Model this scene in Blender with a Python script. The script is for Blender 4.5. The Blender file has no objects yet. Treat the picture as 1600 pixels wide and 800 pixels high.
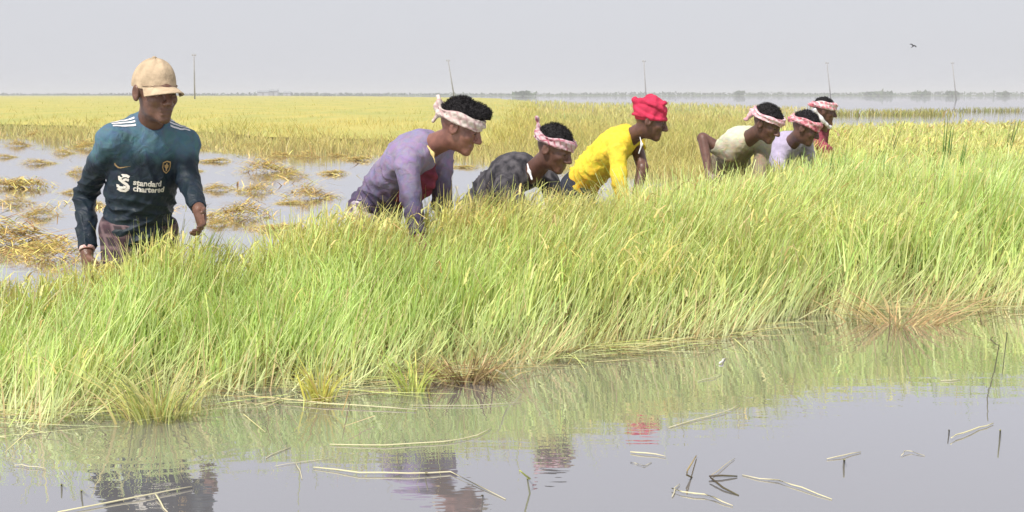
import bpy, bmesh, math, random
import numpy as np
from mathutils import Vector, Matrix
from mathutils.bvhtree import BVHTree

R = math.radians
rng = np.random.default_rng(7)
random.seed(7)
scene = bpy.context.scene
col = scene.collection

# ------------------------------------------------------------------ camera
FPX = 1716.0                       # focal length in pixels of a 1600 px wide frame
PITCH = math.atan(252.0 / FPX)     # horizon sits at row 148 of 800
CAM_H = 1.10
cam_d = bpy.data.cameras.new('camera')
cam = bpy.data.objects.new('camera', cam_d)
col.objects.link(cam)
cam.location = (0, 0, CAM_H)
cam.rotation_euler = (math.pi / 2 - PITCH, 0, 0)
cam_d.sensor_width = 36.0
cam_d.lens = FPX / 1600.0 * 36.0
cam_d.clip_start = 0.05
cam_d.clip_end = 9000
scene.camera = cam

# ------------------------------------------------------------------ sky, sun, exposure
SUN_EL, SUN_AZ = 53.0, 214.0       # azimuth clockwise from +Y: the sun stands behind and left of the camera
world = bpy.data.worlds.new('World')
scene.world = world
world.use_nodes = True
wn = world.node_tree
wn.nodes.clear()
w_out = wn.nodes.new('ShaderNodeOutputWorld')
w_bg = wn.nodes.new('ShaderNodeBackground')
w_sky = wn.nodes.new('ShaderNodeTexSky')
w_sky.sky_type = 'NISHITA'
w_sky.sun_disc = False
w_sky.sun_elevation = R(SUN_EL)
w_sky.sun_rotation = R(SUN_AZ)
w_sky.air_density = 1.0
w_sky.dust_density = 4.0
w_mix = wn.nodes.new('ShaderNodeMixRGB')       # bright haze / thin overcast veils the blue
w_mix.inputs[0].default_value = 0.90
w_mix.inputs[2].default_value = (6.0, 6.08, 6.5, 1)
wn.links.new(w_sky.outputs[0], w_mix.inputs[1])
wn.links.new(w_mix.outputs[0], w_bg.inputs[0])
w_bg.inputs[1].default_value = 0.10
wn.links.new(w_bg.outputs[0], w_out.inputs[0])

sun_d = bpy.data.lights.new('sun', 'SUN')
sun = bpy.data.objects.new('sun', sun_d)
col.objects.link(sun)
sun_d.energy = 4.5
sun_d.angle = R(5.0)
sun_d.color = (1.0, 0.955, 0.88)
_el, _az = R(SUN_EL), R(SUN_AZ)
_sv = Vector((math.sin(_az) * math.cos(_el), math.cos(_az) * math.cos(_el), math.sin(_el)))
sun.rotation_euler = _sv.to_track_quat('Z', 'Y').to_euler()
sun.location = _sv * 30

scene.view_settings.view_transform = 'Standard'
scene.view_settings.look = 'None'
scene.view_settings.gamma = 1.0
scene.view_settings.exposure = 0.27
scene.render.engine = 'CYCLES'
scene.cycles.max_bounces = 8
scene.cycles.volume_bounces = 0
scene.cycles.transparent_max_bounces = 8
scene.cycles.use_denoising = True

# ------------------------------------------------------------------ helpers
CT, ST = math.cos(PITCH), math.sin(PITCH)


def ray(px, py):
    u, v = (px - 800) / FPX, (400 - py) / FPX
    return Vector((u, CT + v * ST, -ST + v * CT))


def at(px, py, d):
    """The point seen in direction (px, py) whose ground distance is d metres."""
    r = ray(px, py)
    return Vector((0, 0, CAM_H)) + r * (d / r.y)


def gw(px, py, z=0.0):
    r = ray(px, py)
    return Vector((0, 0, CAM_H)) + r * ((z - CAM_H) / r.z)


def tag(o, label=None, cat=None, group=None, kind=None):
    if label: o['label'] = label
    if cat: o['category'] = cat
    if group: o['group'] = group
    if kind: o['kind'] = kind
    return o


def empty(name, loc):
    o = bpy.data.objects.new(name, None)
    o.empty_display_size = 0.1
    o.location = loc
    col.objects.link(o)
    return o


def mesh_obj(name, v, f, mat, parent=None, origin=None, smooth=True, colors=None):
    """v: world coordinates (n,3); f: (m,3) or (m,4) index array, or a list of tuples."""
    v = np.asarray(v, dtype=np.float32)
    org = np.array(origin if origin is not None else (0, 0, 0), dtype=np.float32)
    v = v - org
    me = bpy.data.meshes.new(name)
    if isinstance(f, np.ndarray):
        m, k = f.shape
        me.vertices.add(len(v)); me.vertices.foreach_set('co', v.ravel())
        me.loops.add(m * k); me.loops.foreach_set('vertex_index', f.astype(np.int32).ravel())
        me.polygons.add(m)
        me.polygons.foreach_set('loop_start', np.arange(0, m * k, k, dtype=np.int32))
        me.polygons.foreach_set('loop_total', np.full(m, k, dtype=np.int32))
        me.update(calc_edges=True)
    else:
        me.from_pydata([tuple(map(float, p)) for p in v], [], f)
        me.update()
    me.polygons.foreach_set('use_smooth', np.full(len(me.polygons), smooth, dtype=bool))
    if colors is not None:
        ca = me.color_attributes.new('Col', 'FLOAT_COLOR', 'POINT')
        c4 = np.ones((len(v), 4), dtype=np.float32); c4[:, :3] = colors
        ca.data.foreach_set('color', c4.ravel())
    if mat is not None:
        me.materials.append(mat)
    o = bpy.data.objects.new(name, me)
    col.objects.link(o)
    if parent is not None:
        o.parent = parent
    else:
        o.location = org
    return o


def new_mat(name):
    m = bpy.data.materials.new(name)
    m.use_nodes = True
    nt = m.node_tree
    b = nt.nodes['Principled BSDF']
    return m, nt, b


def simple_mat(name, c, rough=0.7, var=0.25, scale=30.0, bump=0.0, bscale=80.0, c2=None, spec=0.3, coords='Object', stretch=(1, 1, 1)):
    m, nt, b = new_mat(name)
    tc = nt.nodes.new('ShaderNodeTexCoord')
    mp = nt.nodes.new('ShaderNodeMapping'); mp.inputs['Scale'].default_value = stretch
    nt.links.new(tc.outputs[coords], mp.inputs[0])
    n = nt.nodes.new('ShaderNodeTexNoise'); n.inputs['Scale'].default_value = scale; n.inputs['Detail'].default_value = 4
    nt.links.new(mp.outputs[0], n.inputs['Vector'])
    cr = nt.nodes.new('ShaderNodeValToRGB')
    c2 = c2 or tuple(x * (1 - var) for x in c)
    cr.color_ramp.elements[0].position = 0.35; cr.color_ramp.elements[0].color = (*c2, 1)
    cr.color_ramp.elements[1].position = 0.65; cr.color_ramp.elements[1].color = (*c, 1)
    nt.links.new(n.outputs['Fac'], cr.inputs[0])
    nt.links.new(cr.outputs[0], b.inputs['Base Color'])
    b.inputs['Roughness'].default_value = rough
    b.inputs['Specular IOR Level'].default_value = spec
    if bump > 0:
        n2 = nt.nodes.new('ShaderNodeTexNoise'); n2.inputs['Scale'].default_value = bscale; n2.inputs['Detail'].default_value = 3
        nt.links.new(mp.outputs[0], n2.inputs['Vector'])
        bp = nt.nodes.new('ShaderNodeBump'); bp.inputs['Strength'].default_value = bump; bp.inputs['Distance'].default_value = 0.01
        nt.links.new(n2.outputs['Fac'], bp.inputs['Height'])
        nt.links.new(bp.outputs[0], b.inputs['Normal'])
    return m


def leaf_mat(name, transl=0.35, rough=0.45, sat=1.0):
    """Colour from the blade's own 'Col' attribute, part of the light passes through."""
    m = bpy.data.materials.new(name); m.use_nodes = True
    nt = m.node_tree
    b = nt.nodes['Principled BSDF']; out = nt.nodes['Material Output']
    a = nt.nodes.new('ShaderNodeAttribute'); a.attribute_name = 'Col'
    nt.links.new(a.outputs['Color'], b.inputs['Base Color'])
    b.inputs['Roughness'].default_value = rough
    b.inputs['Specular IOR Level'].default_value = 0.35
    t = nt.nodes.new('ShaderNodeBsdfTranslucent')
    nt.links.new(a.outputs['Color'], t.inputs['Color'])
    mx = nt.nodes.new('ShaderNodeMixShader'); mx.inputs[0].default_value = transl
    nt.links.new(b.outputs[0], mx.inputs[1]); nt.links.new(t.outputs[0], mx.inputs[2])
    nt.links.new(mx.outputs[0], out.inputs['Surface'])
    return m


M_LEAF = leaf_mat('rice_leaf', 0.38)
M_STRAW = leaf_mat('straw', 0.12, 0.6)


class VNoise:
    """Cheap smooth 3-D noise: a sum of random plane waves (about -1 to 1)."""
    def __init__(self, seed, freq, n=10, aniso=None):
        r = np.random.default_rng(seed)
        d = r.normal(size=(n, 3)); d /= np.linalg.norm(d, axis=1)[:, None]
        if aniso is not None:
            d = d * np.array(aniso)
        self.k = d * (freq * r.uniform(0.6, 1.5, size=(n, 1))) * 2 * np.pi
        self.ph = r.uniform(0, 2 * np.pi, n)
        self.n = n

    def __call__(self, p):
        p = np.asarray(p)
        out = np.zeros(len(p))
        for k, ph in zip(self.k, self.ph):
            out += np.sin(p @ k + ph)
        return out / math.sqrt(self.n / 2.0) / 1.6


# ------------------------------------------------------------------ ground under water, water
def sheet(name, x0, x1, y0, y1, z, mat):
    v = [(x0, y0, z), (x1, y0, z), (x1, y1, z), (x0, y1, z)]
    return mesh_obj(name, v, [(0, 1, 2, 3)], mat, smooth=False)


BED = -0.40
tag(sheet('ground', -3000, 3000, -60, 5200, BED, simple_mat('mud', (0.16, 0.12, 0.08), 0.9, 0.4, 2.0)),
    'brown mud bed under the flooded paddy water', 'ground', kind='structure')

m_water, nt, b = new_mat('paddy_water')
b.inputs['Base Color'].default_value = (0.235, 0.225, 0.225, 1)
b.inputs['Roughness'].default_value = 0.02
b.inputs['IOR'].default_value = 1.33
b.inputs['Specular IOR Level'].default_value = 0.5
out = nt.nodes['Material Output']
gl = nt.nodes.new('ShaderNodeBsdfGlossy'); gl.inputs['Roughness'].default_value = 0.015
gl.inputs['Color'].default_value = (0.95, 0.945, 0.97, 1)
fr = nt.nodes.new('ShaderNodeFresnel'); fr.inputs['IOR'].default_value = 1.45
mr = nt.nodes.new('ShaderNodeMapRange')
mr.inputs['From Min'].default_value = 0.02; mr.inputs['From Max'].default_value = 0.39
mr.inputs['To Min'].default_value = 0.25; mr.inputs['To Max'].default_value = 0.94
nt.links.new(fr.outputs[0], mr.inputs['Value'])
mx = nt.nodes.new('ShaderNodeMixShader')
nt.links.new(mr.outputs[0], mx.inputs[0])
df = nt.nodes.new('ShaderNodeBsdfDiffuse'); df.inputs['Color'].default_value = (0.175, 0.17, 0.178, 1)
nt.links.new(df.outputs[0], mx.inputs[1]); nt.links.new(gl.outputs[0], mx.inputs[2])
nt.links.new(mx.outputs[0], out.inputs['Surface'])
nt.nodes.remove(b)
tc = nt.nodes.new('ShaderNodeTexCoord')
mp = nt.nodes.new('ShaderNodeMapping'); mp.inputs['Scale'].default_value = (3.2, 9.0, 1.0)
nt.links.new(tc.outputs['Object'], mp.inputs[0])
n1 = nt.nodes.new('ShaderNodeTexNoise'); n1.inputs['Scale'].default_value = 1.0; n1.inputs['Detail'].default_value = 3
nt.links.new(mp.outputs[0], n1.inputs['Vector'])
mp2 = nt.nodes.new('ShaderNodeMapping'); mp2.inputs['Scale'].default_value = (0.5, 1.1, 1.0)
nt.links.new(tc.outputs['Object'], mp2.inputs[0])
n2 = nt.nodes.new('ShaderNodeTexNoise'); n2.inputs['Scale'].default_value = 1.0; n2.inputs['Detail'].default_value = 2
nt.links.new(mp2.outputs[0], n2.inputs['Vector'])
# rings spreading from the standing clump by the walking man
clump_pos = gw(245, 652)
sub = nt.nodes.new('ShaderNodeVectorMath'); sub.operation = 'SUBTRACT'; sub.inputs[1].default_value = tuple(clump_pos)
nt.links.new(tc.outputs['Object'], sub.inputs[0])
ln = nt.nodes.new('ShaderNodeVectorMath'); ln.operation = 'LENGTH'
nt.links.new(sub.outputs[0], ln.inputs[0])
sc_ = nt.nodes.new('ShaderNodeMath'); sc_.operation = 'MULTIPLY'; sc_.inputs[1].default_value = 85.0
nt.links.new(ln.outputs['Value'], sc_.inputs[0])
nz = nt.nodes.new('ShaderNodeMath'); nz.operation = 'MULTIPLY_ADD'; nz.inputs[1].default_value = 9.0
nt.links.new(n1.outputs['Fac'], nz.inputs[0]); nt.links.new(sc_.outputs[0], nz.inputs[2])
si = nt.nodes.new('ShaderNodeMath'); si.operation = 'SINE'
nt.links.new(nz.outputs[0], si.inputs[0])
fall = nt.nodes.new('ShaderNodeMapRange')
fall.inputs['From Min'].default_value = 0.15; fall.inputs['From Max'].default_value = 0.75
fall.inputs['To Min'].default_value = 0.20; fall.inputs['To Max'].default_value = 0.0
nt.links.new(ln.outputs['Value'], fall.inputs['Value'])
rg = nt.nodes.new('ShaderNodeMath'); rg.operation = 'MULTIPLY'
nt.links.new(si.outputs[0], rg.inputs[0]); nt.links.new(fall.outputs[0], rg.inputs[1])
s1 = nt.nodes.new('ShaderNodeMath'); s1.operation = 'MULTIPLY_ADD'; s1.inputs[1].default_value = 1.5
nt.links.new(n2.outputs['Fac'], s1.inputs[0]); nt.links.new(n1.outputs['Fac'], s1.inputs[2])
s2 = nt.nodes.new('ShaderNodeMath'); s2.operation = 'ADD'
nt.links.new(s1.outputs[0], s2.inputs[0]); nt.links.new(rg.outputs[0], s2.inputs[1])
bp = nt.nodes.new('ShaderNodeBump'); bp.inputs['Strength'].default_value = 0.085; bp.inputs['Distance'].default_value = 0.02
nt.links.new(s2.outputs[0], bp.inputs['Height'])
nt.links.new(bp.outputs[0], gl.inputs['Normal'])
tag(sheet('water', -3000, 3000, -60, 5200, 0.0, m_water),
    'still grey flood water reflecting the pale sky', 'water', kind='structure')


# ------------------------------------------------------------------ blade mesh builder
def strips(base, azim, height, lean, bend, width, c0, c1, seg=3, face=None, taper=0.7, droop=None):
    """Curved ribbons. base (n,3); azim: direction of lean; lean/bend in units of height.
    c0, c1: colours at foot and tip. Returns verts, quads, colours."""
    n = len(base)
    t = np.linspace(0, 1, seg + 1)
    dirx, diry = np.cos(azim), np.sin(azim)
    if face is None:
        face = rng.uniform(0, 2 * np.pi, n)
    sx, sy = np.cos(face), np.sin(face)
    V = np.zeros((n, seg + 1, 2, 3), dtype=np.float32)
    C = np.zeros((n, seg + 1, 2, 3), dtype=np.float32)
    for i, tt in enumerate(t):
        off = height * (lean * tt + bend * tt ** 2.2)
        zz = height * (tt - (0.0 if droop is None else droop * tt ** 3))
        w = width * 0.5 * max((1 - tt ** 2.0 * taper), 0.06)
        cx = base[:, 0] + dirx * off; cy = base[:, 1] + diry * off; cz = base[:, 2] + zz
        for s, sg in ((0, -1), (1, 1)):
            V[:, i, s, 0] = cx + sg * sx * w
            V[:, i, s, 1] = cy + sg * sy * w
            V[:, i, s, 2] = cz
            C[:, i, s, :] = c0 * (1 - tt) + c1 * tt
    idx = np.arange(n * (seg + 1) * 2).reshape(n, seg + 1, 2)
    Q = np.stack([idx[:, :-1, 0], idx[:, :-1, 1], idx[:, 1:, 1], idx[:, 1:, 0]], axis=-1).reshape(-1, 4)
    return V.reshape(-1, 3), Q, C.reshape(-1, 3)


def merge(parts):
    V, Q, C, o = [], [], [], 0
    for v, q, c in parts:
        V.append(v); Q.append(q + o); C.append(c); o += len(v)
    return np.concatenate(V), np.concatenate(Q), np.concatenate(C)


def jitter(c, n, amt=0.12):
    c = np.tile(np.array(c, dtype=np.float32), (n, 1)) if np.ndim(c) == 1 else c
    k = 1 + rng.normal(0, amt, (n, 1)); h = rng.normal(0, amt * 0.35, (n, 3))
    return np.clip(c * (k + h), 0.005, 0.95).astype(np.float32)


def lerp(a, b, t):
    return a + (b - a) * t[:, None]


A = lambda *c: np.array(c, dtype=np.float32)
GREEN0, GREEN1 = A(0.78, 0.83, 0.47), A(0.53, 0.70, 0.20)     # pale stems, greener leaf ends
YELL0, YELL1 = A(0.62, 0.63, 0.28), A(0.70, 0.64, 0.20)
TAN0, TAN1 = A(0.62, 0.54, 0.28), A(0.74, 0.62, 0.30)
GOLD = A(0.74, 0.62, 0.24)
BROWN = A(0.24, 0.15, 0.06)

# ------------------------------------------------------------------ the standing rice being harvested
fe_px = [(-900, 640), (-120, 640), (0, 645), (90, 655), (170, 640), (350, 622), (480, 612), (600, 592), (760, 572), (900, 552),
         (1100, 522), (1300, 497), (1450, 482), (1600, 472), (1900, 462), (2600, 455)]
fe = np.array([gw(*p)[:2] for p in fe_px])
be = np.array([(-4.0, 4.55), (-2.2, 4.72), (-1.75, 4.82), (-1.3, 4.95), (-0.9, 5.15), (-0.2, 5.55), (0.3, 6.25), (0.8, 7.05), (1.35, 7.5),
               (1.7, 8.4), (2.2, 10.5), (2.9, 13.5), (4.2, 17.5), (7.0, 20.0), (13, 21.0)])
fedge = lambda x: np.interp(x, fe[:, 0], fe[:, 1])
bedge = lambda x: np.interp(x, be[:, 0], be[:, 1])
nz_l, nz_l2 = VNoise(5, 1.5), VNoise(6, 2.3)
nz_h, nz_c, nz_e, nz_d = VNoise(1, 0.9), VNoise(2, 0.55), VNoise(3, 1.6), VNoise(4, 3.0)
PEOPLE_FEET = []   # (x, y) of the workers, where the stand is pushed aside


def stand_points(n, near):
    """Points in the stand, thinning with distance."""
    out = []
    tot = 0
    while tot < n:
        m = n * 3
        y = rng.uniform(3.4, 21.5, m)
        x = rng.uniform(-0.58, 0.58, m) * y
        dens = np.clip((4.6 / y), 0, 1) ** (1.25 if near else 1.0)
        keep = rng.uniform(0, 1, m) < dens
        p = np.stack([x, y], 1)[keep]
        e = nz_e(np.c_[p, np.zeros(len(p))]) * 0.11
        keep = (p[:, 1] > fedge(p[:, 0]) + e) & (p[:, 1] < bedge(p[:, 0]) + e * 1.5)
        p = p[keep]
        fd_ = (p[:, 1] - fedge(p[:, 0])) / 0.60
        p = p[rng.uniform(0, 1, len(p)) < np.clip(0.08 + 0.92 * fd_, 0.06, 1)]
        p = p[nz_d(np.c_[p, np.zeros(len(p))]) > rng.uniform(-1.7, 0.25, len(p))]
        out.append(p); tot += len(p)
    return np.concatenate(out)[:n]


def stand_height(p):
    ed = np.clip((p[:, 1] - fedge(p[:, 0])) / 0.95, 0, 1)
    lf = np.clip((0.5 - p[:, 0]) / 1.4, 0, 1)
    h = (0.30 - 0.13 * lf) + (0.29 + 0.13 * lf) * ed ** (0.45 + 0.95 * lf)
    left = np.clip((-0.9 - p[:, 0]) / 0.7, 0, 1)
    h = (h + 0.035) * (1 - 0.10 * left)
    h = h * (1 - 0.22 * np.clip((-1.62 - p[:, 0]) / 0.15, 0, 1))
    bk = np.clip((bedge(p[:, 0]) - p[:, 1]) / 0.35, 0, 1)
    h = h * (0.80 + 0.20 * bk)
    right = np.clip((p[:, 0] - 1.0) / 1.2, 0, 1)
    h = h + 0.065 * np.exp(-((p[:, 0] + 0.30) / 0.42) ** 2) * ed - 0.06 * np.exp(-((p[:, 0] - 0.55) / 0.38) ** 2) * ed ** 5
    return h + 0.05 * nz_h(np.c_[p, np.zeros(len(p))]) + 0.03 * nz_l2(np.c_[p, np.zeros(len(p))])


def yellowness(p):
    """0 green .. 1 ripe: the stand ripens towards its back and right."""
    ed = (p[:, 1] - fedge(p[:, 0]))
    span = bedge(p[:, 0]) - fedge(p[:, 0])
    q = ed / np.maximum(span, 0.5)
    y = np.clip(0.10 + 0.75 * np.clip((q - 0.45) / 0.5, 0, 1) + 0.34 * nz_c(np.c_[p, np.zeros(len(p))]), 0, 1)
    y = np.where(p[:, 1] > 8.5, np.clip(0.6 + 0.25 * nz_c(np.c_[p * 0.5, np.zeros(len(p))]), 0, 1), y)
    return y


def build_stand():
    parts = []
    # pale leaning stems
    n = 36000
    p = stand_points(n, True)
    d = p[:, 1]; wk = np.clip(d / 4.6, 1, 3)
    h = stand_height(p) * rng.uniform(0.75, 1.08, n)
    yl = yellowness(p)
    p3_ = np.c_[p, np.zeros(n)]
    az = 0.15 + 1.1 * nz_l(p3_) + rng.normal(0, 0.8, n)        # mostly leaning to the right, hill by hill
    lean = np.abs(rng.normal(0.26, 0.20, n) + 0.14 * nz_l2(p3_))
    fr_ = np.clip(1 - (d - fedge(p[:, 0])) / 0.35, 0, 1)
    out_ = (rng.uniform(0, 1, n) < 0.4 * fr_)
    az = np.where(out_, rng.uniform(-2.6, -0.3, n), az)
    lean = np.where(out_, rng.uniform(0.4, 1.3, n), lean)
    hh = np.where(out_, h * rng.uniform(0.45, 0.8, n), h)
    c0 = jitter(lerp(np.tile(GREEN0, (n, 1)), YELL0, yl), n, 0.16)
    c1 = jitter(lerp(np.tile(GREEN1, (n, 1)), YELL1, yl), n, 0.16)
    br = rng.uniform(0, 1, n) < 0.16
    c0[br] = jitter(BROWN * 1.4, br.sum(), 0.3)
    b3 = np.c_[p, np.full(n, -0.03)]
    parts.append(strips(b3, az, hh, lean, 0.10 * rng.uniform(0, 1, n), 0.0050 * wk * rng.uniform(0.7, 1.3, n), c0, lerp(c0, c1, np.full(n, 0.5)), 2, taper=0.5))
    # leaves
    n = 52000
    p = stand_points(n, False)
    d = p[:, 1]; wk = np.clip(d / 4.8, 1, 3.5)
    H = stand_height(p)
    yl = yellowness(p)
    frn = np.clip(1 - (d - fedge(p[:, 0])) / 0.8, 0, 1)
    z0 = H * np.maximum(rng.uniform(-0.05, 0.60, n), frn * rng.uniform(0.15, 0.6, n))
    L = (H - z0) * rng.uniform(0.75, 1.18, n)
    p3_ = np.c_[p, np.zeros(n)]
    az = 0.2 + 1.2 * nz_l(p3_) + rng.normal(0, 1.2, n)
    c1 = jitter(lerp(np.tile(GREEN1, (n, 1)), YELL1, np.clip(yl + rng.normal(0, 0.25, n), 0, 1)), n, 0.18)
    c0 = jitter(lerp(np.tile(A(0.61, 0.75, 0.28), (n, 1)), YELL0, yl), n, 0.15)
    br = rng.uniform(0, 1, n) < 0.16 + 0.12 * (H > 0.5)
    c1[br] = jitter(TAN1, br.sum(), 0.2)
    lean0 = z0 * 0.22
    b3 = np.c_[p[:, 0] + lean0, p[:, 1], np.maximum(z0, -0.02)]
    parts.append(strips(b3, az, L, np.abs(rng.normal(0.2, 0.18, n)), rng.uniform(0.0, 0.7, n) ** 2, 0.0068 * wk * rng.choice([0.55, 0.8, 1.1, 1.7], n), c0, c1, 3, taper=0.93,
                        droop=rng.uniform(0, 0.15, n)))
    # pale bare stems leaning over the open water side
    n = 5200
    x = rng.uniform(-2.5, 4.2, n)
    q_ = rng.uniform(0, 1, n) ** 1.3
    y = fedge(x) + nz_e(np.c_[x, fedge(x), 0 * x]) * 0.12 + q_ * 0.60 - 0.04
    az = rng.normal(0.05, 0.45, n)
    flat = np.clip(0.75 - (x + 1.2) * 0.22, 0.25, 1.0)
    lean = np.abs(rng.normal(0.35, 0.22, n)) + (rng.uniform(0, 1, n) < 0.25 * flat) * rng.uniform(0.3, 1.6, n)
    flip = rng.uniform(0, 1, n) < 0.22
    az = np.where(flip, rng.uniform(-3.0, -0.5, n), az)
    hh = (0.24 + 0.22 * q_) * rng.uniform(0.6, 1.15, n) / np.sqrt(1 + lean ** 2 * 0.8)
    c0 = jitter(A(0.80, 0.82, 0.50), n, 0.10); c1 = jitter(A(0.62, 0.75, 0.28), n, 0.15)
    tn = rng.uniform(0, 1, n) < 0.16
    c0[tn] = jitter(A(0.74, 0.60, 0.34), tn.sum(), 0.12); c1[tn] = jitter(A(0.76, 0.64, 0.36), tn.sum(), 0.12)
    parts.append(strips(np.c_[x, y, np.full(n, -0.02)], az, hh, lean, rng.uniform(-0.1, 0.35, n), 0.0052 * rng.uniform(0.6, 1.25, n) * np.clip(y / 4.6, 1, 2), c0, c1, 3,
                        face=rng.normal(0, 0.5, n), taper=0.55))
    # drooping panicles where the rice is ripe
    n0 = 26000
    p = stand_points(n0, False)
    yl = yellowness(p)
    k = rng.uniform(0, 1, n0) < np.clip(yl * 1.1 - 0.12, 0.02, 1)
    p, yl = p[k], yl[k]; n = len(p)
    wk = np.clip(p[:, 1] / 5.5, 1, 3)
    H = stand_height(p) * rng.uniform(0.8, 1.03, n)
    az = rng.normal(0.2, 1.4, n)
    b3 = np.c_[p[:, 0] + H * 0.2, p[:, 1], H - 0.06]
    cc = jitter(lerp(np.tile(A(0.62, 0.62, 0.22), (n, 1)), GOLD, rng.uniform(0, 1, n)), n, 0.2)
    parts.append(strips(b3, az, np.full(n, 0.10) * rng.uniform(0.7, 1.3, n), rng.uniform(0.2, 0.7, n), rng.uniform(0.2, 0.8, n),
                        0.0085 * wk * rng.uniform(0.6, 1.3, n), cc, jitter(cc, n, 0.2), 3, taper=0.6, droop=rng.uniform(0.3, 1.1, n)))
    # dead brown sheaths low down, seen in the gaps
    n = 9000
    p = stand_points(n, True)
    c = jitter(lerp(np.tile(BROWN, (n, 1)), A(0.40, 0.33, 0.15), rng.uniform(0, 1, n)), n, 0.2)
    parts.append(strips(np.c_[p, np.full(n, -0.02)], rng.uniform(0, 6.28, n), rng.uniform(0.08, 0.22, n), rng.uniform(0.2, 1.2, n), rng.uniform(0, 0.5, n),
                        0.006 * np.clip(p[:, 1] / 4.6, 1, 3), c, c, 2))
    v, q, c = merge(parts)
    return tag(mesh_obj('standing_rice', v, q, M_LEAF, colors=c), 'dense green and yellow standing rice with pale stems, in front of the workers', 'rice', kind='stuff')


build_stand()


# lodged stems and floating straw litter along the water edge
def build_litter():
    parts = []
    n = 1700
    x = rng.uniform(-2.4, 3.4, n)
    y = fedge(x) + rng.normal(0.0, 0.10, n) - np.abs(rng.normal(0, 0.05, n))
    k_ = VNoise(61, 1.3)(np.c_[x, 0 * x, 0 * x]) > rng.uniform(-0.9, 0.5, n)
    x, y = x[k_], y[k_]; n = len(x)
    L = rng.uniform(0.10, 0.42, n)
    az = np.where(rng.uniform(0, 1, n) < 0.75, rng.normal(0.12, 0.30, n), rng.uniform(0, 6.28, n))
    az = az + np.where(rng.uniform(0, 1, n) < 0.5, np.pi, 0)
    pick = rng.uniform(0, 1, n)
    c = np.where(pick[:, None] < 0.5, A(0.62, 0.58, 0.30), np.where(pick[:, None] < 0.8, A(0.48, 0.52, 0.18), A(0.33, 0.22, 0.10)))
    c = jitter(c, n, 0.18)
    V, Q, C = strips(np.c_[x, y, rng.uniform(0.003, 0.03, n)], az, L * 0.05, 20.0 * np.ones(n), rng.normal(0, 1.0, n), rng.uniform(0.003, 0.007, n), c, jitter(c, n, 0.1), 3,
                     face=az + np.pi / 2, taper=0.6)
    parts.append((V, Q, C))
    v, q, c = merge(parts)
    v[:, 2] = np.maximum(v[:, 2], 0.003)
    tag(mesh_obj('straw_litter', v, q, M_STRAW, colors=c), 'pale straw litter floating along the edge of the rice', 'straw', kind='stuff')


build_litter()

# ------------------------------------------------------------------ ripe field beyond the cut water
ff = np.array([(-60, 44), (-24, 31), (-16, 30.0), (-11, 26.5), (-7.4, 23.0), (-5.5, 21.0), (-3.3, 20.2), (-1.2, 19.0), (0.3, 17.2), (1.3, 15.5), (2.3, 14.2), (3.3, 14.4),
               (4.6, 19), (6.5, 24), (9, 33), (13, 52), (24, 90), (60, 160)])
ffedge = lambda x: np.interp(x, ff[:, 0], ff[:, 1])


BK_U, BK_D = [-0.25, -0.08, 0.0, 0.06, 0.3], [1000, 420, 230, 140, 85]     # where the field ends, by direction from the near bank


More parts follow.
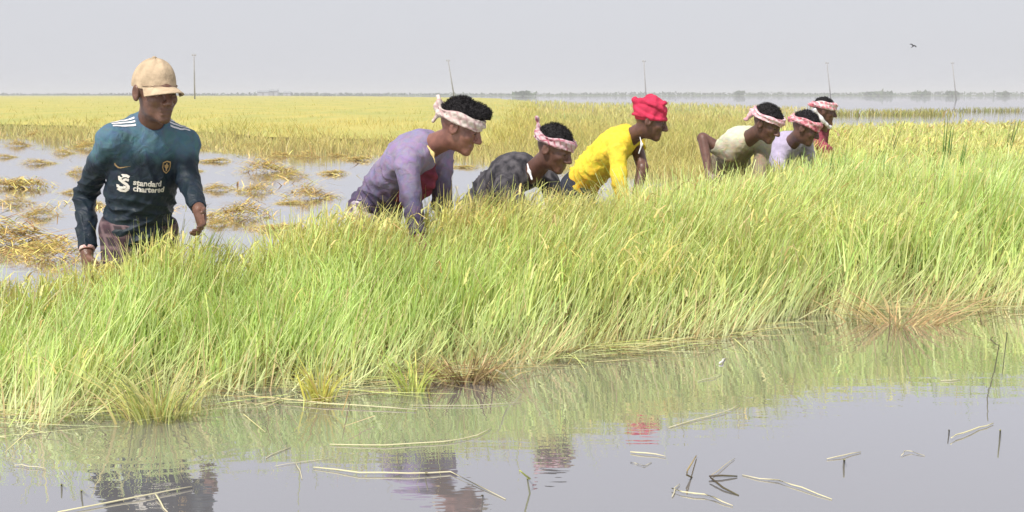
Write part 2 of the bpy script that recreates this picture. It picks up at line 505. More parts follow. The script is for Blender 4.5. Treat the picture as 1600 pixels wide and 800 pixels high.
def build_far_field():
    parts = []
    n = 70000
    s = rng.uniform(1 / 260.0, 1 / 14.0, n * 3)
    y = 1 / s
    x = rng.uniform(-0.60, 0.60, n * 3) * y
    nzf = VNoise(11, 0.12); nz2 = VNoise(12, 0.5)
    e = nz2(np.c_[x, y, 0 * x]) * 0.25 * (y / 18)
    u_ = x / y
    k = (y > ffedge(x) + e) & (y < np.interp(u_, BK_U, BK_D) * (1 + 0.1 * nz2(np.c_[x * .1, y * .1, 0 * x])))
    x, y = x[k][:n], y[k][:n]; n = len(x)
    wk = y / 18.0
    yl = np.clip(0.62 + 0.35 * nzf(np.c_[x, y * 0.35, 0 * x]) - 0.0025 * (y - 20), 0, 1)
    back = rng.uniform(0, 1, n)
    fe_ = np.clip(1 - (y - ffedge(x)) / (0.28 * y), 0, 1)         # the cut front is browner and lower
    H = (0.46 - 0.32 * fe_ + (0.06 + 0.10 * fe_) * nz2(np.c_[x * .9, y * .4, 0 * x])) * rng.uniform(0.6, 1.1, n)
    H = np.maximum(H, 0.06)
    c1 = lerp(np.tile(A(0.42, 0.46, 0.13), (n, 1)), A(0.58, 0.49, 0.145), yl)
    c1 = lerp(c1, A(0.60, 0.50, 0.19), fe_ * 0.45)
    c0 = lerp(np.tile(A(0.56, 0.50, 0.20), (n, 1)), A(0.46, 0.36, 0.16), fe_ * 0.5)
    c0, c1 = jitter(c0, n, 0.2), jitter(c1, n, 0.17)
    parts.append(strips(np.c_[x, y, np.full(n, -0.02)], rng.uniform(0, 6.28, n), H, rng.uniform(0, 0.4, n), rng.uniform(0, 0.5, n),
                        0.016 * wk ** 0.9 * rng.uniform(0.6, 1.4, n), c0, c1, 2, taper=0.85, droop=rng.uniform(0, 0.3, n)))
    v, q, c = merge(parts)
    tag(mesh_obj('ripe_rice_field', v, q, M_LEAF, colors=c), 'ripe yellow rice field stretching behind the workers to the horizon', 'rice', kind='stuff')
    # closed leaf canopy below the blade tips
    xs = np.concatenate([np.linspace(-60, 60, 90)])
    rows = 40
    V = []
    for i in range(rows):
        tt = (i / (rows - 1)) ** 3
        for xx in xs:
            yf = ffedge(xx) * 1.22 + 0.5
            yy = yf + (max(900 - yf, 1)) * tt
            V.append((xx * (1 + (yy - yf) / 90.0), yy, -0.1 + (0.20 + 0.26 * min(1, i / 9)) * min(1, max(0, 0.03 - xx * (1 + (yy - yf) / 90.0) / yy) / 0.05) + 0.03 * math.sin(xx * 3.1 + yy * 1.3) * math.cos(yy * .7)))
    V = np.array(V)
    nx = len(xs)
    ii = np.arange(rows * nx).reshape(rows, nx)
    Q = np.stack([ii[:-1, :-1], ii[:-1, 1:], ii[1:, 1:], ii[1:, :-1]], -1).reshape(-1, 4)
    # keep the canopy off the open water on the right
    cen = V[Q].mean(1)
    Q = Q[(cen[:, 0] < 0.06 * cen[:, 1] + 0.2) & (cen[:, 1] < 0.9 * np.interp(cen[:, 0] / cen[:, 1], BK_U, BK_D))]
    m = simple_mat('rice_canopy', (0.44, 0.38, 0.11), 0.9, 0.3, 0.6, c2=(0.34, 0.34, 0.10), stretch=(1, 0.35, 1))
    tag(mesh_obj('field_canopy', V, Q, m), 'yellow leaf canopy of the wide far rice field', 'rice', kind='stuff')


def right_limit(y):
    return 0.115 * y + 1.6


build_far_field()


def patch_rows(name, label, px_list, y_dist, n, hgt, cA, cB, depth, wmul=1.0):
    """A thin stand of rice or weed out in the open water."""
    parts = []
    X0, X1 = at(px_list[0], 170, y_dist).x, at(px_list[1], 170, y_dist).x
    x = rng.uniform(X0, X1, n); y = y_dist + rng.normal(0, depth, n)
    nzp = VNoise(len(label) * 3 % 97, 2.5 / max(X1 - X0, 1) * 3)
    dens = nzp(np.c_[x, 0 * x, 0 * x]) > rng.uniform(-1.2, 0.6, n)
    x, y = x[dens], y[dens]; n = len(x)
    yl = rng.uniform(0, 1, n)
    c = jitter(lerp(np.tile(cA, (n, 1)), cB, yl), n, 0.15)
    v, q, c = strips(np.c_[x, y, np.full(n, -0.02)], rng.uniform(0, 6.28, n), hgt * rng.uniform(0.5, 1.2, n), rng.uniform(0, 0.5, n), rng.uniform(0, .6, n),
                     0.016 * (y_dist / 18) ** 0.9 * wmul * rng.uniform(0.6, 1.4, n), c * 0.7, c, 2, taper=0.8)
    return tag(mesh_obj(name, v, q, M_LEAF, colors=c), label, 'rice', kind='stuff')


patch_rows('rice_strip', 'thin line of olive rice standing in the open water at right', (1290, 1480), 62, 1300, 0.34, A(0.34, 0.38, 0.12), A(0.50, 0.42, 0.14), 1.6)
patch_rows('rice_strip', 'faint low line of weeds far out in the right water', (1440, 1640), 74, 500, 0.30, A(0.30, 0.33, 0.16), A(0.42, 0.38, 0.16), 1.0)
patch_rows('rice_strip', 'tan tufts at the back rim of the rice at far right', (1420, 1640), 24, 800, 0.42, A(0.50, 0.44, 0.16), A(0.55, 0.40, 0.18), 0.8)

# ------------------------------------------------------------------ far shore: woods, bushes, village, poles
def crown_mesh(cx, cy, z0, rx, rz, n, seed, leaf):
    r = np.random.default_rng(seed)
    d = r.normal(size=(n, 3)); d /= np.linalg.norm(d, axis=1)[:, None]
    lob = VNoise(seed, 1.1)
    rad = r.uniform(0.25, 1, n) ** 0.45 * (1 + 0.30 * lob(d))
    p = d * rad[:, None] * np.array([rx, rx * 0.8, rz]) + np.array([cx, cy, z0])
    t1 = r.normal(size=(n, 3)) * leaf; t2 = r.normal(size=(n, 3)) * leaf
    V = np.stack([p - t1, p + t2, p + t1, p - t2], 1).reshape(-1, 3)
    V[:, 2] = np.maximum(V[:, 2], 0.05)
    Q = np.arange(n * 4).reshape(n, 4)
    g = jitter(A(0.085, 0.12, 0.055), n, 0.25)
    return V, Q, np.repeat(g, 4, axis=0)


M_TREE = leaf_mat('tree_leaf', 0.2, 0.7)


def build_shore():
    parts = []
    nzs = VNoise(21, 0.004); nzt = VNoise(22, 0.02)
    xs = np.arange(-900, 1000, 9.0)
    for i, x in enumerate(xs):
        y = 1180 + 60 * math.sin(x * .006)
        p = np.array([[x, 0, 0]])
        h = 1.9 + 0.5 * nzs(p)[0] + 0.4 * nzt(p)[0] + (0.7 if x > 60 else 0.0)
        h = max(h, 1.1)
        parts.append(crown_mesh(x, y, h * 0.45, 9.0, h * 0.8, 60, 1000 + i, 0.75))
    v, q, c = merge(parts)
    tag(mesh_obj('far_wood', v, q, M_TREE, colors=c), 'thin dark green line of far woods along the whole horizon', 'woods', kind='stuff')
    v = [(-1800, 1130, -.3), (1800, 1130, -.3), (1800, 1135, 0.55), (-1800, 1135, 0.55), (1800, 4800, 0.6), (-1800, 4800, 0.6)]
    tag(mesh_obj('far_shore', v, [(0, 1, 2, 3), (3, 2, 4, 5)], simple_mat('shore_grass', (0.13, 0.16, 0.07), 0.95, 0.3, 0.02), smooth=False),
        'low green far bank along the horizon', 'shore', kind='structure')


build_shore()

M_BARK = simple_mat('bark', (0.12, 0.09, 0.07), 0.9, 0.4, 4.0)


def far_tree(name, label, px, d, w, h, n=260):
    base = at(px, 150, d); base.z = 0.4
    e = empty(name, base)
    tag(e, label, 'tree' if 'tree' in name else 'bush', 'bushes and trees on the far bank')
    v, q, c = crown_mesh(0, 0, h * 0.52, w / 2, h * 0.5, n, int(px), 0.06 * w)
    mesh_obj('crown', v, q, M_TREE, e, colors=c)
    tr = 0.05 * w
    ring = 7
    V, F = [], []
    for k, (zz, rr) in enumerate(((-0.6, tr), (h * 0.25, tr * 0.7), (h * 0.7, tr * 0.3))):
        for a in range(ring):
            V.append((rr * math.cos(a * 6.283 / ring), rr * math.sin(a * 6.283 / ring), zz))
    for k in range(2):
        for a in range(ring):
            F.append((k * ring + a, k * ring + (a + 1) % ring, (k + 1) * ring + (a + 1) % ring, (k + 1) * ring + a))
    mesh_obj('trunk', V, F, M_BARK, e)


far_tree('bush', 'wide low dark green bush on the horizon left of the red turban', 817, 800, 15.0, 2.4)
far_tree('bush', 'small bush on the horizon between red turban and the cream shirted worker', 1155, 980, 9.0, 4.0)
far_tree('tree', 'rounded tree at the foot of the rightmost power pole', 1488, 900, 11.0, 3.2)
far_tree('tree', 'rounded tree at the right end of the horizon', 1570, 940, 9.0, 3.0)
far_tree('tree', 'low tree on the horizon between the two right power poles', 1440, 960, 16.0, 2.6)
far_tree('tree', 'low wide tree on the horizon right of the maroon shirted worker', 1372, 980, 22.0, 2.4)

M_WALL = simple_mat('hut_wall', (0.30, 0.30, 0.30), 0.9, 0.2, 0.5)
M_ROOF = simple_mat('hut_roof', (0.26, 0.28, 0.30), 0.8, 0.2, 0.5)
M_DOOR = simple_mat('hut_door', (0.10, 0.09, 0.08), 0.8, 0.2, 0.5)


def bxv(x0, x1, y0, y1, z0, z1):
    v = [(x, y, z) for z in (z0, z1) for (x, y) in ((x0, y0), (x1, y0), (x1, y1), (x0, y1))]
    f = [(0, 3, 2, 1), (4, 5, 6, 7), (0, 1, 5, 4), (1, 2, 6, 5), (2, 3, 7, 6), (3, 0, 4, 7)]
    return v, f


def hut(label, px, d, w, h, rh):
    base = at(px, 150, d); base.z = 0.5
    e = tag(empty('village_house', base), label, 'house', 'far village houses')
    v, f = bxv(-w / 2, w / 2, -2.5, 2.5, -.9, h); mesh_obj('wall', v, f, M_WALL, e, smooth=False)
    v = [(-w / 2 - .5, -3.2, h - .1), (w / 2 + .5, -3.2, h - .1), (w / 2 + .5, 3.2, h - .1), (-w / 2 - .5, 3.2, h - .1), (-w / 2, 0, h + rh), (w / 2, 0, h + rh)]
    mesh_obj('roof', v, [(0, 1, 5, 4), (1, 2, 5), (2, 3, 4, 5), (3, 0, 4), (0, 3, 2, 1)], M_ROOF, e, smooth=False)
    v, f = bxv(-.6, .6, -2.58, -2.45, -.9, h * .7); mesh_obj('door', v, f, M_DOOR, e, smooth=False)


hut('wide grey house, left one of the far village on the horizon', 412, 1050, 11, 3.4, 1.6)
hut('grey house with the tallest roof in the far village on the horizon', 428, 1060, 8, 4.2, 2.0)
hut('small pale house, right one of the far village on the horizon', 449, 1080, 7, 2.6, 1.3)

M_CONC = simple_mat('concrete', (0.30, 0.29, 0.29), 0.9, 0.2, 1.5)
M_INS = simple_mat('porcelain', (0.40, 0.38, 0.36), 0.4, 0.2, 1.5)


def tube(pts, rad, n=8, cap=True):
    """Tapered tube along points; world/local verts and quads."""
    P = [Vector(p) for p in pts]
    V, F = [], []
    for i, p in enumerate(P):
        t = (P[min(i + 1, len(P) - 1)] - P[max(i - 1, 0)]).normalized()
        u = t.orthogonal().normalized(); w = t.cross(u)
        r = rad[i] if hasattr(rad, '__len__') else rad
        for a in range(n):
            an = a * 2 * math.pi / n
            V.append(tuple(p + (u * math.cos(an) + w * math.sin(an)) * r))
    for i in range(len(P) - 1):
        for a in range(n):
            F.append((i * n + a, i * n + (a + 1) % n, (i + 1) * n + (a + 1) % n, (i + 1) * n + a))
    if cap:
        F.append(tuple(range(n - 1, -1, -1))); F.append(tuple((len(P) - 1) * n + a for a in range(n)))
    return V, F


def pole(label, px_top, py_top, px_bot, d):
    b_ = at(px_bot, 150, d); b_.z = BED
    t_ = at(px_top, py_top, d)
    e = tag(empty('power_pole', b_), label, 'pole', 'row of thin power poles')
    t = t_ - b_
    v, f = tube([(0, 0, 0), t * 0.5, t], [0.13, 0.11, 0.08], 8); mesh_obj('post', v, f, M_CONC, e)
    v, f = tube([t * 0.965 + Vector((-.35, 0, 0)), t * 0.965 + Vector((.35, 0, 0))], 0.05, 6); mesh_obj('crossarm', v, f, M_CONC, e)
    for s in (-.3, .3):
        v, f = tube([t * 0.965 + Vector((s, 0, .04)), t * 0.965 + Vector((s, 0, .15)), t * .965 + Vector((s, 0, .28))], [.05, .08, .03], 6)
        mesh_obj('insulator', v, f, M_INS, e)


pole('upright thin power pole right of the beige cap', 303, 84, 304, 190)
pole('leaning thin power pole rising behind the curly haired worker', 700, 93, 711, 215)
pole('thin power pole rising above the red turban', 1006, 94, 1010, 222)
pole('leaning thin power pole above the maroon shirted worker', 1292, 97, 1299, 230)
pole('rightmost thin power pole, leaning, above a far tree', 1488, 97, 1495, 240)

# a crow crossing the sky
M_BIRD = simple_mat('feather', (0.03, 0.03, 0.035), 0.6, 0.3, 20)


def bird(label, px, py, d, s):
    c = at(px, py, d)
    e = tag(empty('bird', c), label, 'bird')
    V, F = [], []
    pr = [(-.20, .004), (-.14, .03), (-.05, .055), (.05, .055), (.11, .035), (.14, .036), (.17, .028), (.21, .003)]
    for (x, r_) in pr:
        for a in range(8):
            V.append((x * s, r_ * s * math.cos(a * .7854), r_ * s * math.sin(a * .7854) + (0.015 * s if x > .1 else 0)))
    for i in range(len(pr) - 1):
        for a in range(8):
            F.append((i * 8 + a, i * 8 + (a + 1) % 8, (i + 1) * 8 + (a + 1) % 8, (i + 1) * 8 + a))
    mesh_obj('body', V, F, M_BIRD, e)
    for sg in (-1, 1):
        v = [(.08, .03 * sg, .03), (-.06, .03 * sg, .03), (-.09, .17 * sg, .13), (.05, .18 * sg, .14), (-.12, .34 * sg, .10), (-.02, .33 * sg, .11)]
        v = [(a * s, b_ * s, c_ * s) for a, b_, c_ in v] + [(a * s, b_ * s, (c_ - .012) * s) for a, b_, c_ in v]
        mesh_obj('wing', v, [(0, 1, 2, 3), (3, 2, 4, 5), (9, 8, 7, 6), (11, 10, 8, 9), (0, 3, 9, 6), (3, 5, 11, 9), (1, 7, 8, 2), (2, 8, 10, 4), (5, 4, 10, 11)], M_BIRD, e, smooth=False)
    v = [(-.18, -.02, 0), (-.18, .02, 0), (-.30, .05, 0), (-.30, -.05, 0)]
    v = [(a * s, b_ * s, c_ * s) for a, b_, c_ in v] + [(a * s, b_ * s, (c_ - .01) * s) for a, b_, c_ in v]
    mesh_obj('tail', v, [(0, 1, 2, 3), (7, 6, 5, 4), (0, 3, 7, 4), (1, 5, 6, 2), (2, 6, 7, 3)], M_BIRD, e, smooth=False)
    e.rotation_euler = (0.5, -0.5, 0.6)


bird('small dark bird flying in the upper right sky', 1427, 72, 62, 0.62)

# ------------------------------------------------------------------ implicit surfaces for people
class Field:
    def __init__(self, lo, hi, vox):
        self.lo = np.array(lo, dtype=np.float64); self.vox = vox
        self.n = np.ceil((np.array(hi) - self.lo) / vox).astype(int) + 1
        self.F = np.full(self.n, 0.08, dtype=np.float32)

    def _sub(self, lo, hi, pad):
        a = np.clip(np.floor((lo - pad - self.lo) / self.vox).astype(int), 0, self.n)
        b = np.clip(np.ceil((hi + pad - self.lo) / self.vox).astype(int) + 1, 0, self.n)
        sl = tuple(slice(i, j) for i, j in zip(a, b))
        g = [(self.lo[i] + self.vox * np.arange(a[i], b[i])).astype(np.float32) for i in range(3)]
        return sl, g

    def _mix(self, sl, d, k, mode):
        A_ = self.F[sl]
        if mode == 'add':
            h = np.maximum(k - np.abs(A_ - d), 0) / k
            self.F[sl] = np.minimum(A_, d) - h * h * k * 0.25
        else:
            d = -d
            h = np.maximum(k - np.abs(A_ - d), 0) / k
            self.F[sl] = np.maximum(A_, d) + h * h * k * 0.25

    def cone(self, a, b, ra, rb, k=0.02, mode='add', cut=None):
        a, b = np.array(a, dtype=np.float64), np.array(b, dtype=np.float64)
        r = max(ra, rb)
        sl, g = self._sub(np.minimum(a, b) - r, np.maximum(a, b) + r, k + 0.03)
        if any(len(x) == 0 for x in g): return
        X, Y, Z = g[0][:, None, None] - a[0], g[1][None, :, None] - a[1], g[2][None, None, :] - a[2]
        ab = b - a; L2 = max(float(ab @ ab), 1e-9)
        t = np.clip((X * ab[0] + Y * ab[1] + Z * ab[2]) / L2, 0, 1)
        d = np.sqrt((X - t * ab[0]) ** 2 + (Y - t * ab[1]) ** 2 + (Z - t * ab[2]) ** 2) - (ra + (rb - ra) * t)
        if cut is not None:       # flat end at b
            u = ab / math.sqrt(L2)
            pl = X * u[0] + Y * u[1] + Z * u[2] - math.sqrt(L2)
            d = np.maximum(d, pl)
        self._mix(sl, d.astype(np.float32), k, mode)

    def ell(self, c, rad, axes=None, k=0.02, mode='add'):
        c = np.array(c, dtype=np.float64); rad = np.array(rad, dtype=np.float64)
        M_ = np.eye(3) if axes is None else np.array(axes)        # rows: the three axis directions
        ext = np.sqrt(((M_ * rad[:, None]) ** 2).sum(0))
        sl, g = self._sub(c - ext, c + ext, k + 0.03)
        if any(len(x) == 0 for x in g): return
        X, Y, Z = g[0][:, None, None] - c[0], g[1][None, :, None] - c[1], g[2][None, None, :] - c[2]
        k0 = 0; k1 = 0
        for i in range(3):
            q = X * M_[i, 0] + Y * M_[i, 1] + Z * M_[i, 2]
            k0 = k0 + (q / rad[i]) ** 2; k1 = k1 + (q / rad[i] ** 2) ** 2
        k0 = np.sqrt(k0); k1 = np.sqrt(k1) + 1e-9
        self._mix(sl, (k0 * (k0 - 1) / k1).astype(np.float32), k, mode)

    def plane_cut(self, p, nrm):
        """Removes what lies on the side nrm points to."""
        g = [(self.lo[i] + self.vox * np.arange(self.n[i])).astype(np.float32) for i in range(3)]
        d = (g[0][:, None, None] - p[0]) * nrm[0] + (g[1][None, :, None] - p[1]) * nrm[1] + (g[2][None, None, :] - p[2]) * nrm[2]
        self.F = np.maximum(self.F, d.astype(np.float32))

    def displace(self, fn, band=0.03):
        ii = np.argwhere(np.abs(self.F) < band)
        p = self.lo + ii * self.vox
        self.F[tuple(ii.T)] -= fn(p).astype(np.float32)

    def surface(self):
        F = self.F; n = np.array(F.shape)
        ins = F < 0
        c8 = np.zeros(n - 1, dtype=np.int8)
        offs = [(i, j, k) for i in (0, 1) for j in (0, 1) for k in (0, 1)]
        for (i, j, k) in offs:
            c8 += ins[i:n[0] - 1 + i, j:n[1] - 1 + j, k:n[2] - 1 + k]
        act = np.argwhere((c8 > 0) & (c8 < 8))
        vid = np.full(n - 1, -1, dtype=np.int32)
        vid[tuple(act.T)] = np.arange(len(act))
        cv = np.stack([F[act[:, 0] + i, act[:, 1] + j, act[:, 2] + k] for (i, j, k) in offs], 1)
        acc = np.zeros((len(act), 3)); cnt = np.zeros(len(act))
        for a in range(8):
            for b_ in range(a + 1, 8):
                if sum(abs(offs[a][t] - offs[b_][t]) for t in range(3)) != 1: continue
                fa, fb = cv[:, a], cv[:, b_]
                m = (fa < 0) != (fb < 0)
                t = np.where(m, fa / np.where(m, fa - fb, 1), 0)
                pa, pb = np.array(offs[a], float), np.array(offs[b_], float)
                acc += np.where(m[:, None], pa + t[:, None] * (pb - pa), 0); cnt += m
        V = self.lo + (act + acc / cnt[:, None]) * self.vox
        Q = []
        for ax in range(3):
            s0 = [slice(None)] * 3; s1 = [slice(None)] * 3
            s0[ax] = slice(0, -1); s1[ax] = slice(1, None)
            A_, B_ = ins[tuple(s0)], ins[tuple(s1)]
            e = np.argwhere(A_ != B_)
            o1, o2 = [(1, 2), (2, 0), (0, 1)][ax]
            ok = (e[:, o1] > 0) & (e[:, o2] > 0) & (e[:, o1] < n[o1] - 1) & (e[:, o2] < n[o2] - 1)
            e = e[ok]
            fl = A_[tuple(e.T)]
            def cell(d1, d2):
                c = e.copy(); c[:, o1] -= d1; c[:, o2] -= d2
                return vid[tuple(c.T)]
            q = np.stack([cell(1, 1), cell(0, 1), cell(0, 0), cell(1, 0)], 1)
            q[~fl] = q[~fl][:, ::-1]
            Q.append(q)
        return V, np.concatenate(Q)


def head_axes(yaw, pitch, roll=0):
    """Rows: right, forward, up of the head. yaw from +X counter-clockwise, pitch up positive."""
    f = np.array([math.cos(R(yaw)) * math.cos(R(pitch)), math.sin(R(yaw)) * math.cos(R(pitch)), math.sin(R(pitch))])
    r = np.array([math.sin(R(yaw)), -math.cos(R(yaw)), 0])
    u = np.cross(r, f)
    cr, sr = math.cos(R(roll)), math.sin(R(roll))
    r2 = r * cr + u * sr; u2 = u * cr - r * sr
    return np.array([r2, f, u2])


def nrmz(v):
    v = np.array(v, float); return v / np.linalg.norm(v)


def skin_mat(name, c):
    m = simple_mat(name, c, 0.42, 0.35, 25.0, 0.15, 160.0, spec=0.45)
    return m


def finger_set(F, wrist, hand_dir, palm_n, side, curl=0.5, s=1.0):
    """Palm and five bent fingers. side: direction of the thumb across the palm."""
    hd, pn, sd = nrmz(hand_dir), nrmz(palm_n), nrmz(side)
    pc = wrist + hd * 0.05 * s
    F.ell(pc, (0.042 * s, 0.048 * s, 0.018 * s), np.array([sd, hd, pn]), 0.012)
    F.cone(wrist, wrist + hd * 0.03, 0.024, 0.024, 0.015)
    for i, (o, L) in enumerate(((0.030, 0.072), (0.010, 0.082), (-0.011, 0.076), (-0.031, 0.058))):
        p0 = wrist + hd * 0.088 * s + sd * o * s
        d = nrmz(hd + sd * o * 3)
        a = curl * (0.7 + 0.12 * i)
        d1 = nrmz(d * math.cos(a) + pn * math.sin(a)); d2 = nrmz(d * math.cos(a * 2.1) + pn * math.sin(a * 2.1)); d3 = nrmz(d * math.cos(a * 2.9) + pn * math.sin(a * 2.9))
        q1 = p0 + d1 * L * .45 * s; q2 = q1 + d2 * L * .32 * s; q3 = q2 + d3 * L * .25 * s
        F.cone(p0 - hd * 0.02, q1, 0.0095, 0.009, 0.004); F.cone(q1, q2, 0.009, 0.0082, 0.004); F.cone(q2, q3, 0.0082, 0.0068, 0.004)
    t0 = wrist + hd * 0.03 * s + sd * 0.030 * s
    t1 = t0 + nrmz(hd * .7 + sd * .8 + pn * .3) * 0.040 * s
    t2 = t1 + nrmz(hd * .9 + sd * .25 + pn * .5) * 0.034 * s
    F.cone(t0, t1, 0.014, 0.0105, 0.008); F.cone(t1, t2, 0.0105, 0.0085, 0.004)


class Person:
    pass


def ik(a, b, l1, l2, hint):
    a, b = np.array(a, float), np.array(b, float)
    d = b - a; D = np.linalg.norm(d)
    s = max(1.0, D / (l1 + l2) * 1.005); l1 *= s; l2 *= s
    u = d / D
    x = (l1 * l1 - l2 * l2 + D * D) / (2 * D)
    h = math.sqrt(max(l1 * l1 - x * x, 0))
    w = np.array(hint, float) - u * (np.array(hint) @ u); w = nrmz(w)
    return a + u * x + w * h


def build_person(label, P, N, yaw, head_c, head_rot, arms, skin, shirt_m, trouser_m, vox=0.0055, sleeve=1.0, shirt_len=1.0,
                 seed=1, arch=0.035, foldamp=0.0045, width=1.0, feet=None, neck_open=0.062, trouser_top=0.06, loose=0.006, hs=1.0, drop=0.065):
    r = Person()
    P, N, hc = np.array(P, float), np.array(N, float), np.array(head_c, float)
    f = np.array([math.cos(R(yaw)), math.sin(R(yaw)), 0.0])
    left = np.array([-math.sin(R(yaw)), math.cos(R(yaw)), 0.0])
    S = nrmz(N - P)
    Lx = nrmz(left - S * (left @ S)); Fr = np.cross(Lx, S)
    T = np.linalg.norm(N - P); k = T / 0.50
    H = head_axes(*head_rot)
    base = np.array([P[0], P[1], BED]) + f * 0.05
    e = tag(empty('person', base), label, 'person', 'rice harvest workers')
    r.e, r.base, r.S, r.L, r.Fr, r.H, r.hc, r.N, r.P, r.hs = e, base, S, Lx, Fr, H, hc, N, P, hs
    # joints
    sh = [N - S * drop - Lx * 0.168 * width + Fr * 0.02, N - S * drop + Lx * 0.168 * width + Fr * 0.02]   # right, left
    hip = [P - Lx * 0.085, P + Lx * 0.085]
    chest = P + S * T * 0.70 - Fr * arch; waist = P + S * T * 0.36 - Fr * arch * 0.8; pel = P + S * 0.03
    ax = np.array([Lx, S, Fr])
    el = [np.array(arms[0][0], float), np.array(arms[1][0], float)]
    wr = [np.array(arms[0][1], float), np.array(arms[1][1], float)]
    if feet is None:
        feet = [base - left * 0.12 + f * 0.10, base + left * 0.12 - f * 0.10]
    ank = [np.array([q[0], q[1], BED + 0.07]) for q in feet]
    kn = [ik(hip[i], ank[i], 0.41, 0.40, f) for i in (0, 1)]
    pts = np.array([P, N, hc, *sh, *hip, *el, *wr, *ank, *kn])
    lo, hi = pts.min(0) - 0.20, pts.max(0) + 0.20
    lo[2] = BED - 0.01

    def torso(F, g, full=True):
        F.ell(pel, (0.150 * width + g, 0.105 + g, 0.108 + g), ax, 0.05)
        F.ell(waist, (0.128 * width + g, 0.13 * k + g, 0.092 + g), ax, 0.06)
        F.ell(chest, (0.150 * width + g, 0.155 * k + g, 0.108 + g), ax, 0.06)
        if full:
            for s in sh:
                mid = N - S * 0.035 - Fr * 0.01
                F.cone(mid, s, 0.050 + g, 0.050 + g, 0.05)

    # ---- body
    F = Field(lo, hi, vox)
    torso(F, -0.012)
    for i in (0, 1):
        F.cone(sh[i], el[i], 0.046, 0.037, 0.03)
        F.cone(el[i], wr[i], 0.037, 0.025, 0.012)
        fd = nrmz(wr[i] - el[i])
        hd = nrmz(fd + np.array([0, 0, -0.25]))
        sd = f - hd * (f @ hd); sd = nrmz(sd)
        pn = np.cross(sd, hd) * (1 if i == 0 else -1)
        finger_set(F, wr[i], hd, pn, sd, 0.55)
        F.cone(hip[i], kn[i], 0.066, 0.050, 0.03)
        F.cone(kn[i], ank[i], 0.052, 0.036, 0.02)
        F.cone(ank[i], ank[i] + f * 0.13 + np.array([0, 0, -0.045]), 0.036, 0.025, 0.02)
    # neck and head
    hw = lambda x, y, z: hc + (H[0] * x + H[1] * y + H[2] * z) * hs
    F.cone(N - S * 0.01 + Fr * 0.01, hw(0, -0.02, -0.05), 0.056, 0.050, 0.03)
    F.ell(hw(0, -0.012, 0.032), np.array((0.074, 0.094, 0.086)) * hs, H, 0.02)
    F.ell(hw(0, 0.022, -0.035), np.array((0.056, 0.068, 0.075)) * hs, H, 0.03)
    F.ell(hw(0, 0.070, -0.095), np.array((0.024, 0.020, 0.018)) * hs, H, 0.03)            # chin
    for s in (-1, 1):
        F.ell(hw(0.036 * s, 0.058, -0.018), np.array((0.022, 0.024, 0.022)) * hs, H, 0.02)   # cheekbone
        F.cone(hw(0.004 * s, 0.084, 0.030), hw(0.042 * s, 0.070, 0.028), 0.012, 0.009, 0.012)  # brow
        F.ell(hw(0.031 * s, 0.094, 0.006), np.array((0.018, 0.016, 0.012)) * hs, H, 0.012, 'sub')   # eye socket
        F.ell(hw(0.030 * s, 0.074, 0.006), np.array((0.014, 0.014, 0.012)) * hs, H, 0.004)          # lids over the eye
        F.ell(hw(0.078 * s, -0.008, -0.002), np.array((0.011, 0.022, 0.033)) * hs, H, 0.008)        # ear
        F.ell(hw(0.087 * s, 0.000, 0.002), np.array((0.006, 0.011, 0.017)) * hs, H, 0.005, 'sub')
        F.ell(hw(0.013 * s, 0.098, -0.032), np.array((0.010, 0.011, 0.008)) * hs, H, 0.008)         # nostril wings
    F.cone(hw(0, 0.088, 0.016), hw(0, 0.112, -0.026), 0.009, 0.0125, 0.012)          # nose
    F.cone(hw(-0.020, 0.083, -0.060), hw(0.020, 0.083, -0.060), 0.008, 0.008, 0.008) # upper lip
    F.cone(hw(-0.016, 0.083, -0.074), hw(0.016, 0.083, -0.074), 0.0085, 0.0085, 0.006)
    F.cone(hw(-0.022, 0.096, -0.067), hw(0.022, 0.096, -0.067), 0.0028, 0.0028, 0.004, 'sub')
    v, q = F.surface()
    r.body = mesh_obj('body', v, q, skin, e, base)
    for s in (-1, 1):                                                     # eyes
        c = hw(0.030 * s, 0.0795, 0.005)
        V, Fc = [], []
        for a in range(5):
            for b_ in range(8):
                th = a / 4 * 1.2; ph = b_ * math.pi / 4
                V.append(c + (H[0] * math.sin(th) * math.cos(ph) * 1.0 + H[2] * math.sin(th) * math.sin(ph) * 0.45) * 0.0115 + H[1] * (math.cos(th) * 0.0095))
        for a in range(4):
            for b_ in range(8):
                Fc.append((a * 8 + b_, a * 8 + (b_ + 1) % 8, (a + 1) * 8 + (b_ + 1) % 8, (a + 1) * 8 + b_))
        mesh_obj('eye', V, Fc, M_EYE, r.body, base)
    # ---- trousers
    F = Field(lo, hi, vox * 1.25)
    F.ell(pel + S * 0.0, (0.150 * width + .010, 0.100 + .010, 0.108 + .010), ax, 0.05)
    for i in (0, 1):
        F.cone(hip[i], kn[i], 0.092, 0.070, 0.04)
        F.cone(kn[i], ank[i] + (kn[i] - ank[i]) * 0.25, 0.070, 0.060, 0.03)
    F.plane_cut(P + S * (trouser_top), S)
    w1 = VNoise(seed * 7 + 3, 7, 8, (1, 1, .5))
    F.displace(lambda p: 0.004 * w1(p))
    v, q = F.surface()
    r.trousers = mesh_obj('trousers', v, q, trouser_m, e, base)
    # ---- shirt
    F = Field(lo, hi, vox)
    torso(F, 0.011)
    F.ell(waist, (0.128 * width + .011 + loose, 0.15 * k + loose, 0.092 + .011 + loose), ax, 0.06)
    hem = P - S * (0.075 * shirt_len) + 0
    F.ell(P - S * 0.02, (0.172 * width, 0.11, 0.132), ax, 0.05)
    F.plane_cut(hem, -S)
    sleeves = sleeve if isinstance(sleeve, tuple) else (sleeve, sleeve)
